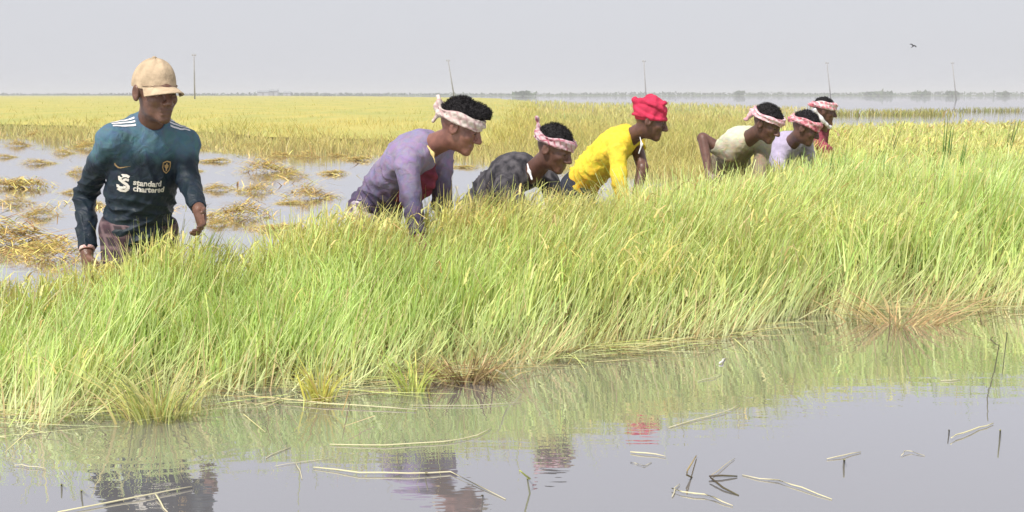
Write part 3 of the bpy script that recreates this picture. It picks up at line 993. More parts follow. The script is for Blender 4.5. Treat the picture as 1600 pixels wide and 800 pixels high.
    for i in (0, 1):
        sleeve = sleeves[i]
        if sleeve <= 0.5:
            t = sleeve * 2
            F.cone(sh[i], sh[i] + (el[i] - sh[i]) * t, 0.059, 0.056, 0.03, cut=1)
        else:
            F.cone(sh[i], el[i], 0.059, 0.050, 0.03)
            t = (sleeve - 0.5) * 2
            F.cone(el[i], el[i] + (wr[i] - el[i]) * (t * 0.94), 0.050, 0.050 - 0.013 * t, 0.014, cut=1)
    w1 = VNoise(seed * 13 + 1, 9, 9)
    w2 = VNoise(seed * 13 + 2, 22, 9)
    dg = nrmz(S * 0.7 + Lx * 0.75); dg2 = nrmz(S * 0.75 - Lx * 0.6 + Fr * .2)
    w3 = VNoise(seed * 13 + 5, 3.5, 6)

    foldamp = foldamp * 2.3

    def folds(p):
        wp = w3(p)
        s1 = 1 - 2.2 * np.abs(np.sin((p @ dg) * 48 + 2.4 * wp)) ** 0.8
        s2 = 1 - 2.2 * np.abs(np.sin((p @ dg2) * 62 + 2.2 * w3(p + 1.7))) ** 0.8
        s3 = 1 - 2.2 * np.abs(np.sin((p @ S) * 70 + 1.5 * wp)) ** 0.8
        hgt = (p - P) @ S / T
        low = np.clip(1.2 - hgt, 0.35, 1)
        g_ = w3(p * 1.3)
        return foldamp * (0.30 * w1(p) + 0.10 * w2(p) + low * (0.55 * s1 * np.clip(g_ + .3, 0, 1) + 0.50 * s2 * np.clip(-g_ + .2, 0, 1)
                          + 0.45 * s3 * np.clip(1 - np.abs(hgt - .25) * 3, 0, 1)))
    F.displace(folds)
    F.ell(N + S * 0.035 + Fr * 0.055, (neck_open, 0.062, neck_open * 0.95), ax, 0.006, 'sub')    # neckline
    v, q = F.surface()
    r.shirt = mesh_obj('shirt', v, q, shirt_m, e, base)
    r.shirt_vq = (v, q)
    return r


def hl(r, p):
    """Head-local points to world."""
    p = np.asarray(p, float)
    return r.hc + (p @ r.H) * r.hs


M_EYE = simple_mat('eye', (0.05, 0.035, 0.03), 0.2, 0.3, 200)


def hair(r, mat, lo_z=0.03, puff=0.012, seed=1, curly=700, front=0.0, top=0.0, rough=1.0):
    """A cap of tight curls down to head height lo_z."""
    F = Field(r.hc - 0.17, r.hc + 0.19, 0.0042)
    H = r.H
    w = lambda x, y, z: r.hc + (H[0] * x + H[1] * y + H[2] * z) * r.hs
    F.ell(w(0, -0.014, 0.036), np.array((0.076 + puff, 0.096 + puff, 0.088 + puff + top)) * r.hs, H, 0.01)
    if front > 0:
        F.ell(w(0, 0.07, 0.105), (0.05, 0.05, 0.03 + front), H, 0.03)
    n1, n2 = VNoise(seed + 50, 26, 12), VNoise(seed + 51, 55, 12)
    F.displace(lambda p: (0.0028 * n1(p) + 0.0026 * n2(p)) * rough)
    F.plane_cut(w(0, 0, lo_z), -H[2] + H[1] * 0.25)
    v, q = F.surface()
    # short curls break the outline
    if curly:
        rr = np.random.default_rng(seed)
        ii = rr.integers(0, len(v), curly)
        b = v[ii]; d = b - np.array(w(0, -.01, .03)); d /= np.linalg.norm(d, axis=1)[:, None]
        t = np.cross(d, rr.normal(size=d.shape)); t /= np.linalg.norm(t, axis=1)[:, None]
        L = rr.uniform(0.003, 0.012, (curly, 1))
        p0, p1, p2, p3 = b - t * .0012, b + t * .0012, b + d * L + t * .004, b + d * L * .9 + t * .002 + np.cross(d, t) * .001
        cv = np.stack([p0, p1, p2, p3], 1).reshape(-1, 3)
        cq = np.arange(curly * 4).reshape(-1, 4) + len(v)
        v = np.concatenate([v, cv]); q = np.concatenate([q, cq])
    return mesh_obj('hair', v, q, mat, r.e, r.base)


def headband(r, mat, z0=0.045, tilt=0.10, h=0.048, th=0.013, grow=0.010, seed=1, knot=None, name='headband'):
    rr = np.random.default_rng(seed)
    nu, nv = 96, 24
    nz1 = VNoise(seed + 9, 1.0)
    ph = rr.uniform(0, 6.28, 4)
    V = []
    for i in range(nu):
        a = 2 * math.pi * i / nu
        dx, dy = math.cos(a), math.sin(a)
        hh = h * (1 + 0.18 * math.sin(2 * a + ph[0]) + 0.1 * math.sin(5 * a + ph[1]))
        for j in range(nv):
            b_ = 2 * math.pi * j / nv
            rad = th * (abs(math.cos(b_)) ** 0.6) * (1 if math.cos(b_) > 0 else -1)
            rad += (0.0045 * math.sin(4 * b_ + 2 * a + ph[2]) + 0.0022 * math.sin(11 * a + 5 * b_ + ph[3]) + 0.0015 * math.sin(23 * a - 3 * b_)) * (math.cos(b_) > -0.3)
            zz = z0 + tilt * (dy * 0.1) * 1.0 + 0.5 * hh * math.sin(b_) + 0.004 * math.sin(3 * a + ph[1])
            x = (0.077 + grow + rad) * dx; y = -0.012 + (0.097 + grow + rad) * dy
            V.append((x, y, zz))
    V = hl(r, V)
    ii = np.arange(nu * nv).reshape(nu, nv)
    Q = np.stack([ii, np.roll(ii, -1, 0), np.roll(np.roll(ii, -1, 0), -1, 1), np.roll(ii, -1, 1)], -1).reshape(-1, 4)
    o = mesh_obj(name, V, Q, mat, r.e, r.base)
    if knot:
        F = Field(r.hc - 0.24, r.hc + 0.24, 0.005)
        for (a, b_, r0, r1) in knot:
            F.cone(hl(r, [a])[0], hl(r, [b_])[0], r0, r1, 0.014)
        n1 = VNoise(seed + 70, 22, 9)
        F.displace(lambda p: 0.005 * n1(p))
        v, q = F.surface()
        mesh_obj('knot', v, q, mat, o, r.base)
    return o


def check_mat(name, base, line, line2, scale=55.0, rough=0.85):
    """Woven check of a cotton towel."""
    m, nt, b = new_mat(name)
    tc = nt.nodes.new('ShaderNodeTexCoord')
    acc = None
    for ax, sc in (((1, .2, .3), scale), ((.1, .3, 1), scale * 0.9)):
        mp = nt.nodes.new('ShaderNodeVectorMath'); mp.operation = 'DOT_PRODUCT'; mp.inputs[1].default_value = ax
        nt.links.new(tc.outputs['Object'], mp.inputs[0])
        ml = nt.nodes.new('ShaderNodeMath'); ml.operation = 'MULTIPLY'; ml.inputs[1].default_value = sc * 2 * math.pi / 2
        nt.links.new(mp.outputs['Value'], ml.inputs[0])
        sn = nt.nodes.new('ShaderNodeMath'); sn.operation = 'SINE'
        nt.links.new(ml.outputs[0], sn.inputs[0])
        if acc is None:
            acc = sn
        else:
            ad = nt.nodes.new('ShaderNodeMath'); ad.operation = 'MAXIMUM'
            nt.links.new(acc.outputs[0], ad.inputs[0]); nt.links.new(sn.outputs[0], ad.inputs[1]); acc = ad
    cr = nt.nodes.new('ShaderNodeValToRGB')
    cr.color_ramp.elements[0].position = 0.25; cr.color_ramp.elements[0].color = (*base, 1)
    cr.color_ramp.elements[1].position = 0.9; cr.color_ramp.elements[1].color = (*line, 1)
    nt.links.new(acc.outputs[0], cr.inputs[0])
    n = nt.nodes.new('ShaderNodeTexNoise'); n.inputs['Scale'].default_value = 18; n.inputs['Detail'].default_value = 4
    nt.links.new(tc.outputs['Object'], n.inputs['Vector'])
    mr_ = nt.nodes.new('ShaderNodeMapRange'); mr_.inputs['From Min'].default_value = 0.45; mr_.inputs['From Max'].default_value = 0.7
    nt.links.new(n.outputs['Fac'], mr_.inputs['Value'])
    mx_ = nt.nodes.new('ShaderNodeMixRGB'); mx_.inputs[2].default_value = (*line2, 1)
    nt.links.new(mr_.outputs[0], mx_.inputs[0]); nt.links.new(cr.outputs[0], mx_.inputs[1])
    nt.links.new(mx_.outputs[0], b.inputs['Base Color'])
    b.inputs['Roughness'].default_value = rough
    bp_ = nt.nodes.new('ShaderNodeBump'); bp_.inputs['Strength'].default_value = 0.4; bp_.inputs['Distance'].default_value = 0.006
    n3 = nt.nodes.new('ShaderNodeTexNoise'); n3.inputs['Scale'].default_value = 70
    nt.links.new(tc.outputs['Object'], n3.inputs['Vector'])
    nt.links.new(n3.outputs['Fac'], bp_.inputs['Height']); nt.links.new(bp_.outputs[0], b.inputs['Normal'])
    return m


def wet_mat(name, dry, wet, p_split, axis, soft=0.10, rough_wet=0.28):
    """Cloth that is soaked below a wavy line; axis and split in the shirt's own coordinates."""
    m, nt, b = new_mat(name)
    tc = nt.nodes.new('ShaderNodeTexCoord')
    dt = nt.nodes.new('ShaderNodeVectorMath'); dt.operation = 'DOT_PRODUCT'; dt.inputs[1].default_value = axis
    nt.links.new(tc.outputs['Object'], dt.inputs[0])
    n = nt.nodes.new('ShaderNodeTexNoise'); n.inputs['Scale'].default_value = 9; n.inputs['Detail'].default_value = 5
    nt.links.new(tc.outputs['Object'], n.inputs['Vector'])
    ad = nt.nodes.new('ShaderNodeMath'); ad.operation = 'MULTIPLY_ADD'; ad.inputs[1].default_value = 0.16
    nt.links.new(n.outputs['Fac'], ad.inputs[0]); nt.links.new(dt.outputs['Value'], ad.inputs[2])
    mr_ = nt.nodes.new('ShaderNodeMapRange'); mr_.interpolation_type = 'SMOOTHSTEP'
    mr_.inputs['From Min'].default_value = p_split - soft + .08; mr_.inputs['From Max'].default_value = p_split + soft + .08
    nt.links.new(ad.outputs[0], mr_.inputs['Value'])
    n2 = nt.nodes.new('ShaderNodeTexNoise'); n2.inputs['Scale'].default_value = 26; n2.inputs['Detail'].default_value = 6; n2.inputs['Distortion'].default_value = 0.8
    nt.links.new(tc.outputs['Object'], n2.inputs['Vector'])
    mx_ = nt.nodes.new('ShaderNodeMixRGB'); mx_.inputs[1].default_value = (*wet, 1); mx_.inputs[2].default_value = (*dry, 1)
    nt.links.new(mr_.outputs[0], mx_.inputs[0])
    mz = nt.nodes.new('ShaderNodeMixRGB'); mz.blend_type = 'MULTIPLY'; mz.inputs[0].default_value = 0.55
    nt.links.new(mx_.outputs[0], mz.inputs[1]); nt.links.new(n2.outputs['Color'], mz.inputs[2])
    nt.links.new(mz.outputs[0], b.inputs['Base Color'])
    rr_ = nt.nodes.new('ShaderNodeMapRange'); rr_.inputs['To Min'].default_value = rough_wet; rr_.inputs['To Max'].default_value = 0.7
    nt.links.new(mr_.outputs[0], rr_.inputs['Value']); nt.links.new(rr_.outputs[0], b.inputs['Roughness'])
    b.inputs['Specular IOR Level'].default_value = 0.22
    bp_ = nt.nodes.new('ShaderNodeBump'); bp_.inputs['Strength'].default_value = 0.7; bp_.inputs['Distance'].default_value = 0.012
    nt.links.new(n2.outputs['Fac'], bp_.inputs['Height']); nt.links.new(bp_.outputs[0], b.inputs['Normal'])
    return m


SKIN = skin_mat('skin_brown', (0.155, 0.075, 0.050))
SKIN2 = skin_mat('skin_dark', (0.135, 0.064, 0.048))
SKIN3 = skin_mat('skin_warm', (0.22, 0.098, 0.074))
HAIR = simple_mat('black_hair', (0.022, 0.020, 0.022), 0.85, 0.4, 60, spec=0.12)

# ---- the walking man in the cap and blue jersey
m_jersey = wet_mat('jersey_cloth', (0.095, 0.185, 0.250), (0.015, 0.027, 0.041), 1.235, (0, 0, 1), 0.055, 0.50)
m_trk = check_mat('dark_printed_cloth', (0.030, 0.020, 0.026), (0.14, 0.09, 0.10), (0.05, 0.02, 0.03), 40)
p1 = build_person('man in beige cap and wet blue football shirt walking through the rice',
                  at(216, 362, 4.92), at(234, 188, 4.84), -54, at(243, 145, 4.74), (-44, -7, 0),
                  [(at(133, 303, 4.95), at(136, 395, 4.80)), (at(295, 284, 4.87), at(311, 328, 4.70))],
                  SKIN, m_jersey, m_trk, vox=0.0046, seed=3, arch=0.01, foldamp=0.0046, width=0.95, neck_open=0.058, trouser_top=0.06, shirt_len=0.6, loose=0.020, hs=1.09, drop=0.085)


def cap(r, mat):
    rx, ry, rz = 0.079, 0.100, 0.104
    c = np.array([0, -0.012, 0.030])
    nu, nv = 60, 16
    V = []
    for j in range(nv + 1):
        th = (math.pi / 2 + 0.10) * j / nv
        for i in range(nu):
            a = 2 * math.pi * i / nu
            seam = 1 - 0.012 * math.exp(-((((a + .26) % (math.pi / 3)) - math.pi / 6) / 0.05) ** 2)
            crush = 1 + 0.030 * math.sin(3 * a + 1) * math.sin(2 * th) + 0.012 * math.sin(7 * a + 4 * th)
            V.append((c[0] + rx * math.sin(th) * math.cos(a) * seam * crush, c[1] + ry * math.sin(th) * math.sin(a) * seam * crush,
                      c[2] + rz * math.cos(th) * (1.0 + 0.10 * max(0, math.sin(a)) * math.sin(th)) * seam * crush))
    ii = np.arange((nv + 1) * nu).reshape(nv + 1, nu)
    Q = np.stack([ii[:-1], ii[1:], np.roll(ii[1:], -1, 1), np.roll(ii[:-1], -1, 1)], -1).reshape(-1, 4)
    o = mesh_obj('cap', hl(r, V), Q, mat, r.e, r.base)
    v, f = tube([(rx * 1.012 * math.cos(a), c[1] + ry * 1.012 * math.sin(a), c[2] + 0.002) for a in np.linspace(R(25), R(155), 24)], 0.0035, 6)
    mesh_obj('seam', hl(r, v), f, M_SEAM, o, r.base)
    # brim
    V = []; nu, nv = 25, 8
    for sgn in (0.0, -0.004):
        for j in range(nv + 1):
            t = j / nv
            for i in range(nu):
                a = math.pi / 2 + (i / (nu - 1) - .5) * 2 * 1.12
                s = (i / (nu - 1) - .5) * 2
                ext = 0.076 * t * (1 - abs(s) ** 2.6 * 0.75)
                x = rx * math.cos(a) * (1 + t * .05); y = c[1] + ry * math.sin(a) + ext
                z = c[2] + 0.004 - 0.020 * s * s * (0.4 + t) - 0.012 * t + sgn
                V.append((x, y, z))
    m_ = (nv + 1) * nu
    ii = np.arange(m_).reshape(nv + 1, nu)
    q1 = np.stack([ii[:-1, :-1], ii[:-1, 1:], ii[1:, 1:], ii[1:, :-1]], -1).reshape(-1, 4)
    q2 = q1[:, ::-1] + m_
    rim = np.stack([ii[-1, :-1], ii[-1, 1:], ii[-1, 1:] + m_, ii[-1, :-1] + m_], -1)
    mesh_obj('brim', hl(r, V), np.concatenate([q1, q2, rim]), mat, o, r.base)
    v, f = tube([(0, c[1], c[2] + rz * .99), (0, c[1], c[2] + rz * 1.03), (0, c[1], c[2] + rz * 1.06)], [0.010, .009, .004], 10)
    mesh_obj('button', hl(r, v), f, mat, o, r.base)
    # curved seam stitched over the crown
    return o


M_SEAM = simple_mat('seam_thread', (0.34, 0.25, 0.17), 0.9, 0.3, 80)
M_CAP = simple_mat('beige_cotton', (0.50, 0.385, 0.26), 0.9, 0.30, 22, 0.4, 60)
cap(p1, M_CAP)
hair(p1, HAIR, lo_z=0.0, puff=-0.003, seed=4, curly=0, rough=0.3)


def project_patch(r, name, verts2d, faces, mat, centre, ux, uy, dirn, lift=0.0022, parent=None):
    """Lays a flat print onto the shirt by casting it along dirn."""
    bvh = BVHTree.FromPolygons([tuple(p) for p in r.shirt_vq[0]], [tuple(map(int, q)) for q in r.shirt_vq[1]]) if not hasattr(r, 'bvh') else r.bvh
    r.bvh = bvh
    V = []
    for (u, w) in verts2d:
        o = Vector(centre + ux * u + uy * w - dirn * 0.3)
        loc, nrm, _, _ = bvh.ray_cast(o, Vector(dirn), 0.6)
        if loc is None:
            loc = o + Vector(dirn) * 0.25; nrm = -Vector(dirn)
        V.append(tuple(loc - Vector(dirn) * lift))
    return mesh_obj(name, V, faces, mat, parent or r.shirt, r.base, smooth=True)


def text2d(txt, size, bold=0.0):
    cu = bpy.data.curves.new('txt', 'FONT')
    cu.body = txt; cu.size = size; cu.align_x = 'LEFT'; cu.offset = bold; cu.resolution_u = 3
    ob = bpy.data.objects.new('txt', cu); col.objects.link(ob)
    dg_ = bpy.context.evaluated_depsgraph_get()
    me = bpy.data.meshes.new_from_object(ob.evaluated_get(dg_))
    bm = bmesh.new(); bm.from_mesh(me)
    bmesh.ops.triangulate(bm, faces=bm.faces)
    for _ in range(2):
        le = [e_ for e_ in bm.edges if e_.calc_length() > 0.006]
        if le: bmesh.ops.subdivide_edges(bm, edges=le, cuts=1)
    bmesh.ops.triangulate(bm, faces=bm.faces)
    bm.verts.ensure_lookup_table()
    V = [(v.co.x, v.co.y) for v in bm.verts]; Fc = [tuple(v.index for v in f.verts) for f in bm.faces]
    bm.free(); bpy.data.objects.remove(ob); bpy.data.curves.remove(cu); bpy.data.meshes.remove(me)
    return V, Fc


def poly2d(outline, holes=None):
    bm = bmesh.new()
    vs = [bm.verts.new((x, y, 0)) for x, y in outline]
    bm.faces.new(vs)
    bmesh.ops.triangulate(bm, faces=bm.faces)
    for _ in range(2):
        le = [e_ for e_ in bm.edges if e_.calc_length() > 0.008]
        if le: bmesh.ops.subdivide_edges(bm, edges=le, cuts=1)
        bmesh.ops.triangulate(bm, faces=bm.faces)
    bm.verts.ensure_lookup_table(); bm.verts.index_update()
    V = [(v.co.x, v.co.y) for v in bm.verts]; Fc = [tuple(v.index for v in f.verts) for f in bm.faces]
    bm.free()
    return V, Fc


M_PRINT = simple_mat('cream_print', (0.66, 0.62, 0.56), 0.6, 0.2, 120)
M_GOLD = simple_mat('gold_print', (0.50, 0.33, 0.14), 0.5, 0.2, 120)
M_WHITE = simple_mat('white_print', (0.72, 0.71, 0.74), 0.7, 0.15, 90)


def jersey_prints(r):
    ux, uy, dn = r.L, r.S, -r.Fr
    C0 = r.N - r.S * 0.265 + r.L * 0.000
    for (txt, dy) in (('standard', 0.0), ('chartered', -0.027)):
        V, Fc = text2d(txt, 0.034, 0.0011)
        project_patch(r, 'sponsor_lettering', V, Fc, M_PRINT, C0 + ux * -0.078 + uy * dy, ux, uy, dn)
    # the sponsor's knotted ribbon emblem: two interlocked S bends
    def ribbon(pts, w):
        P_ = [Vector((x, y, 0)) for x, y in pts]; up, dnn = [], []
        for i, p in enumerate(P_):
            t = (P_[min(i + 1, len(P_) - 1)] - P_[max(i - 1, 0)]).normalized(); n_ = Vector((-t.y, t.x, 0)) * w
            up.append((p.x + n_.x, p.y + n_.y)); dnn.append((p.x - n_.x, p.y - n_.y))
        V = up + dnn; m_ = len(P_)
        return V, [(i, i + 1, m_ + i + 1, m_ + i) for i in range(m_ - 1)]
    s = 0.034
    a = [(.55, .85), (.25, 1.0), (-.15, .95), (-.45, .65), (-.40, .35), (-.1, .12), (.25, -.08), (.45, -.3), (.40, -.6)]
    b_ = [(-.55, -.85), (-.25, -1.0), (.15, -.95), (.40, -.6)]
    c_ = [(.50, .45), (.15, .55), (-.05, .45), (-.02, .30)]
    d_ = [(-.55, -.35), (-.55, -.60), (-.25, -.62), (.05, -.5), (.08, -.3)]
    for i, (pl, w) in enumerate(((a, .0062), (b_, .0062), (c_, .005), (d_, .005))):
        V, Fc = ribbon([(x * s, y * s) for x, y in pl], w)
        project_patch(r, 'sponsor_emblem', V, Fc, M_PRINT, C0 + ux * -0.112 + uy * 0.000, ux, uy, dn, 0.0022 + .0002 * i)
    # swoosh
    top = [(-.030, .006), (-.026, -.004), (-.018, -.010), (-.008, -.008), (.032, .016)]
    bot = [(-.008, -.0015), (-.015, -.003), (-.020, .000), (-.0255, .006), (-.027, .012)]
    V, Fc = poly2d([(x * 0.85, y * .85) for x, y in top + bot])
    project_patch(r, 'swoosh_print', V, Fc, M_GOLD, C0 + ux * -0.118 + uy * 0.066, ux, uy, dn)
    # club crest: shield outline, bird and side flames
    sh_ = [(-.020, .024), (0, .030), (.020, .024), (.021, 0), (.015, -.016), (0, -.028), (-.015, -.016), (-.021, 0)]
    V = [(x, y) for x, y in sh_] + [(x * .80, y * .80) for x, y in sh_]
    project_patch(r, 'club_crest', V, [(i, (i + 1) % 8, 8 + (i + 1) % 8, 8 + i) for i in range(8)], M_GOLD, C0 + ux * 0.060 + uy * 0.082, ux, uy, dn)
    bird_ = [(-.003, -.017), (.004, -.014), (.003, -.006), (.010, .000), (.010, .010), (.004, .006), (.003, .012), (.006, .016), (-.001, .018), (-.004, .010), (-.010, .012), (-.009, .002), (-.004, -.004)]
    V, Fc = poly2d(bird_)
    project_patch(r, 'crest_bird', V, Fc, M_GOLD, C0 + ux * 0.060 + uy * 0.082, ux, uy, dn)
    # three white stripes on each shoulder
    for sg in (-1, 1):
        for kx in range(3):
            V, Fc = [], []
            nn = 10
            for i in range(nn + 1):
                t = i / nn
                for w in (-.0055, .0055):
                    V.append((sg * (0.075 + 0.095 * t), -0.004 + 0.021 * kx - 0.010 + w))
            Fc = [(2 * i, 2 * i + 1, 2 * i + 3, 2 * i + 2) for i in range(nn)]
            dd = nrmz(-r.S * 1.0 - r.Fr * 0.55)
            project_patch(r, 'shoulder_stripe', V, Fc, M_WHITE, r.N + r.Fr * 0.03 - r.S * .02, r.L, -r.Fr, dd, 0.0025)


jersey_prints(p1)


def bracelet(r, wrist, elbow, mat, rad=0.031):
    w, e_ = np.array(wrist), np.array(elbow)
    u = nrmz(e_ - w); o_ = Vector(u).orthogonal().normalized(); p_ = Vector(u).cross(o_)
    c = w + u * 0.012
    V, F = [], []
    for i in range(24):
        a = i * 2 * math.pi / 24
        d = np.array(o_ * math.cos(a) + p_ * math.sin(a))
        for b_ in range(6):
            th = b_ * math.pi / 3
            V.append(c + d * (rad + .004 * math.cos(th)) + u * .009 * math.sin(th))
    F = [(i * 6 + j, ((i + 1) % 24) * 6 + j, ((i + 1) % 24) * 6 + (j + 1) % 6, i * 6 + (j + 1) % 6) for i in range(24) for j in range(6)]
    return mesh_obj('wristband', V, F, mat, r.e, r.base)


bracelet(p1, at(136, 393, 4.80), at(130, 303, 4.95), simple_mat('red_thread', (0.45, 0.10, 0.10), 0.8, 0.5, 200, c2=(0.6, 0.55, 0.5)))

# ---- curly haired worker in lavender
m_lav = wet_mat('lavender_shirt', (0.31, 0.255, 0.40), (0.085, 0.065, 0.125), 1.09, (0, 0, 1), 0.13, 0.6)
m_plaid = check_mat('plaid_cloth', (0.11, 0.075, 0.12), (0.50, 0.44, 0.50), (0.05, 0.03, 0.06), 34)
p2 = build_person('curly haired worker in lavender shirt with a cream headband, bending',
                  at(584, 330, 5.55), at(672, 224, 5.32), -14, at(719, 200, 5.22), (-14, -22, 0),
                  [(at(642, 308, 5.12), at(655, 372, 5.02)), (at(690, 318, 5.45), at(706, 366, 5.40))],
                  SKIN3, m_lav, m_plaid, vox=0.0052, seed=5, arch=0.028, foldamp=0.005, trouser_top=0.12, shirt_len=0.0)
hair(p2, HAIR, lo_z=0.058, puff=0.010, seed=8, curly=4500, front=0.006, top=0.010)
m_band = check_mat('cream_towel', (0.50, 0.43, 0.40), (0.40, 0.27, 0.27), (0.56, 0.50, 0.45), 60)
headband(p2, m_band, 0.046, 0.05, 0.050, 0.012, 0.012, 3,
         knot=[((0, -0.105, 0.03), (0.01, -0.135, 0.055), 0.022, 0.020), ((0.01, -0.125, 0.05), (0.0, -0.150, 0.095), 0.018, 0.012), ((0, -.12, .03), (.01, -.135, -.02), .016, .010)])


def hanging_cloth(r, name, pts, rads, mat, seed=1, vox=0.0055):
    P_ = np.array(pts)
    F = Field(P_.min(0) - 0.1, P_.max(0) + 0.1, vox)
    for i in range(len(P_) - 1):
        F.cone(P_[i], P_[i + 1], rads[i], rads[i + 1], 0.02)
    n1 = VNoise(seed + 80, 16, 9, (1, 1, .35))
    F.displace(lambda p: 0.5 * min(rads) * n1(p))
    v, q = F.surface()
    return mesh_obj(name, v, q, mat, r.e, r.base)


def drape(r, name, a, b_, c_, d_, mat, seed=1, amp=0.014):
    """A hanging folded cloth between corners a, b (top) and c, d (bottom)."""
    nu, nv = 26, 22
    ph = seed * 1.3
    V = []
    nrm = np.array((Vector(b_) - Vector(a)).cross(Vector(c_) - Vector(a)).normalized())
    for lay in (0, 0.005):
        for j in range(nv):
            t = j / (nv - 1)
            for i in range(nu):
                u = i / (nu - 1)
                p = (np.array(a) * (1 - u) + np.array(b_) * u) * (1 - t) + (np.array(c_) * (1 - u) + np.array(d_) * u) * t
                w = amp * (0.4 + 0.8 * t) * (math.sin(u * 13 + ph + 1.5 * t) + 0.5 * math.sin(u * 25 + 2 * ph - 2 * t))
                V.append(p + nrm * (w + lay) + np.array([0, 0, 0.012 * math.sin(u * 9 + ph) * t]))
    ii = np.arange(nu * nv).reshape(nv, nu); m_ = nu * nv
    q1 = np.stack([ii[:-1, :-1], ii[:-1, 1:], ii[1:, 1:], ii[1:, :-1]], -1).reshape(-1, 4)
    ed = np.concatenate([ii[0], ii[1:, -1], ii[-1, ::-1][1:], ii[::-1, 0][1:]])
    e2 = np.roll(ed, -1)
    rim = np.stack([ed, e2, e2 + m_, ed + m_], -1)[:-1]
    return mesh_obj(name, V, np.concatenate([q1, q1[:, ::-1] + m_, rim]), mat, r.e, r.base)


M_MAROON = simple_mat('maroon_cotton', (0.20, 0.030, 0.060), 0.85, 0.45, 25, 0.3, 90)
F = Field(p2.P - 0.4, p2.N + 0.35, 0.0055)
_c = p2.P + p2.S * 0.27
F.ell(_c + p2.Fr * 0.045, (0.105, 0.17, 0.092), np.array([p2.L, p2.S, p2.Fr]), 0.02)
F.ell(_c + p2.Fr * 0.075 + p2.S * 0.05, (0.07, 0.12, 0.085), np.array([p2.L, p2.S, p2.Fr]), 0.03)
_n = VNoise(91, 14, 9)
F.displace(lambda p: 0.008 * _n(p))
v, q = F.surface()
mesh_obj('undershirt', v, q, M_MAROON, p2.e, p2.base)
hanging_cloth(p2, 'collar', [at(668, 228, 5.17), at(676, 240, 5.14), at(680, 255, 5.12)], [0.005, 0.007, 0.004], simple_mat('yellow_trim', (0.62, 0.48, 0.20), 0.8, 0.2, 50), 2, 0.004)

# ---- worker in dark shirt
m_dark = simple_mat('black_shirt', (0.085, 0.078, 0.088), 0.75, 0.5, 26, 0.8, 26, c2=(0.014, 0.013, 0.018), stretch=(1, 1, 0.45))
m_trd = simple_mat('dark_trousers', (0.022, 0.026, 0.042), 0.7, 0.5, 18, 0.2, 60)
p3 = build_person('stooping worker in black shirt with a pale checked headband',
                  at(757, 328, 6.20), at(830, 268, 5.92), -28, at(866, 233, 5.78), (-32, -22, 0),
                  [(at(824, 338, 5.74), at(840, 378, 5.64)), (at(868, 318, 5.92), at(872, 356, 5.86))],
                  SKIN2, m_dark, m_trd, vox=0.0056, seed=9, arch=0.055, foldamp=0.006)
hair(p3, HAIR, lo_z=0.062, puff=0.006, seed=12, curly=2200)
m_band3 = check_mat('pink_check_towel', (0.48, 0.34, 0.37), (0.34, 0.10, 0.14), (0.54, 0.44, 0.47), 70)
headband(p3, m_band3, 0.050, 0.05, 0.050, 0.012, 0.010, 5,
         knot=[((0, -0.10, 0.04), (0.0, -0.125, 0.06), 0.016, 0.014), ((0, -0.12, 0.05), (0.02, -0.15, 0.12), 0.012, 0.007), ((0, -.12, .05), (-.03, -.165, .10), .010, .006)])
hanging_cloth(p3, 'collar', [at(824, 256, 5.80), at(827, 268, 5.76), at(831, 280, 5.74)], [0.004, 0.007, 0.004], M_WHITE, 4, 0.003)

# ---- worker in yellow with red turban
m_yel = wet_mat('yellow_shirt', (0.92, 0.70, 0.06), (0.66, 0.42, 0.03), 1.0, (0, 0, 1), 0.10, 0.7)
p4 = build_person('worker in bright yellow shirt wearing a red turban',
                  at(902, 294, 7.25), at(985, 211, 7.02), -12, at(1016, 189, 6.93), (-10, -16, 0),
                  [(at(968, 288, 6.78), at(985, 340, 6.70)), (at(1004, 262, 7.02), at(992, 312, 6.95))],
                  SKIN2, m_yel, m_trd, vox=0.0060, seed=14, arch=0.02, sleeve=(1.0, 0.2), foldamp=0.006, neck_open=0.075, shirt_len=-0.9, trouser_top=0.14)


def turban(r, mat, seed=2):
    n1 = VNoise(seed + 30, 18, 9)
    F = Field(r.hc - 0.20, r.hc + 0.22, 0.0055)
    H = r.H
    w = lambda x, y, z: r.hc + H[0] * x + H[1] * y + H[2] * z
    F.ell(w(0, -0.015, 0.055), (0.086, 0.104, 0.102), H, 0.01)
    o_ = []
    for kx, (zz, tl, rr_) in enumerate(((0.022, 0.10, .009), (0.048, -0.26, .015), (0.075, 0.34, .017), (0.103, -0.28, .016), (0.128, 0.18, .014))):
        pr = None
        for i in range(25):
            a = i * 2 * math.pi / 24
            sc = 1 - max(0, zz - .05) ** 1.5 * 22.0
            p = w(0.081 * sc * math.cos(a), -0.015 + 0.098 * sc * math.sin(a), zz + tl * 0.10 * math.sin(a + kx))
            if pr is not None:
                F.cone(pr, p, rr_, rr_, 0.003)
            pr = p
    F.cone(w(0, -.10, .06), w(.01, -.135, .10), .022, .018, .01)
    F.displace(lambda p: 0.004 * n1(p))
    F.plane_cut(w(0, 0, 0.004), -H[2] + H[1] * .22)
    v, q = F.surface()
    return mesh_obj('turban', v, q, mat, r.e, r.base)


M_RED = simple_mat('red_cotton', (0.56, 0.030, 0.085), 0.8, 0.3, 18, 0.3, 90)
turban(p4, M_RED)
hanging_cloth(p4, 'necklace', [at(1000, 214, 6.88), at(1003, 226, 6.86), at(998, 240, 6.86)], [0.0035, 0.0035, 0.0035], M_WHITE, 5, 0.003)

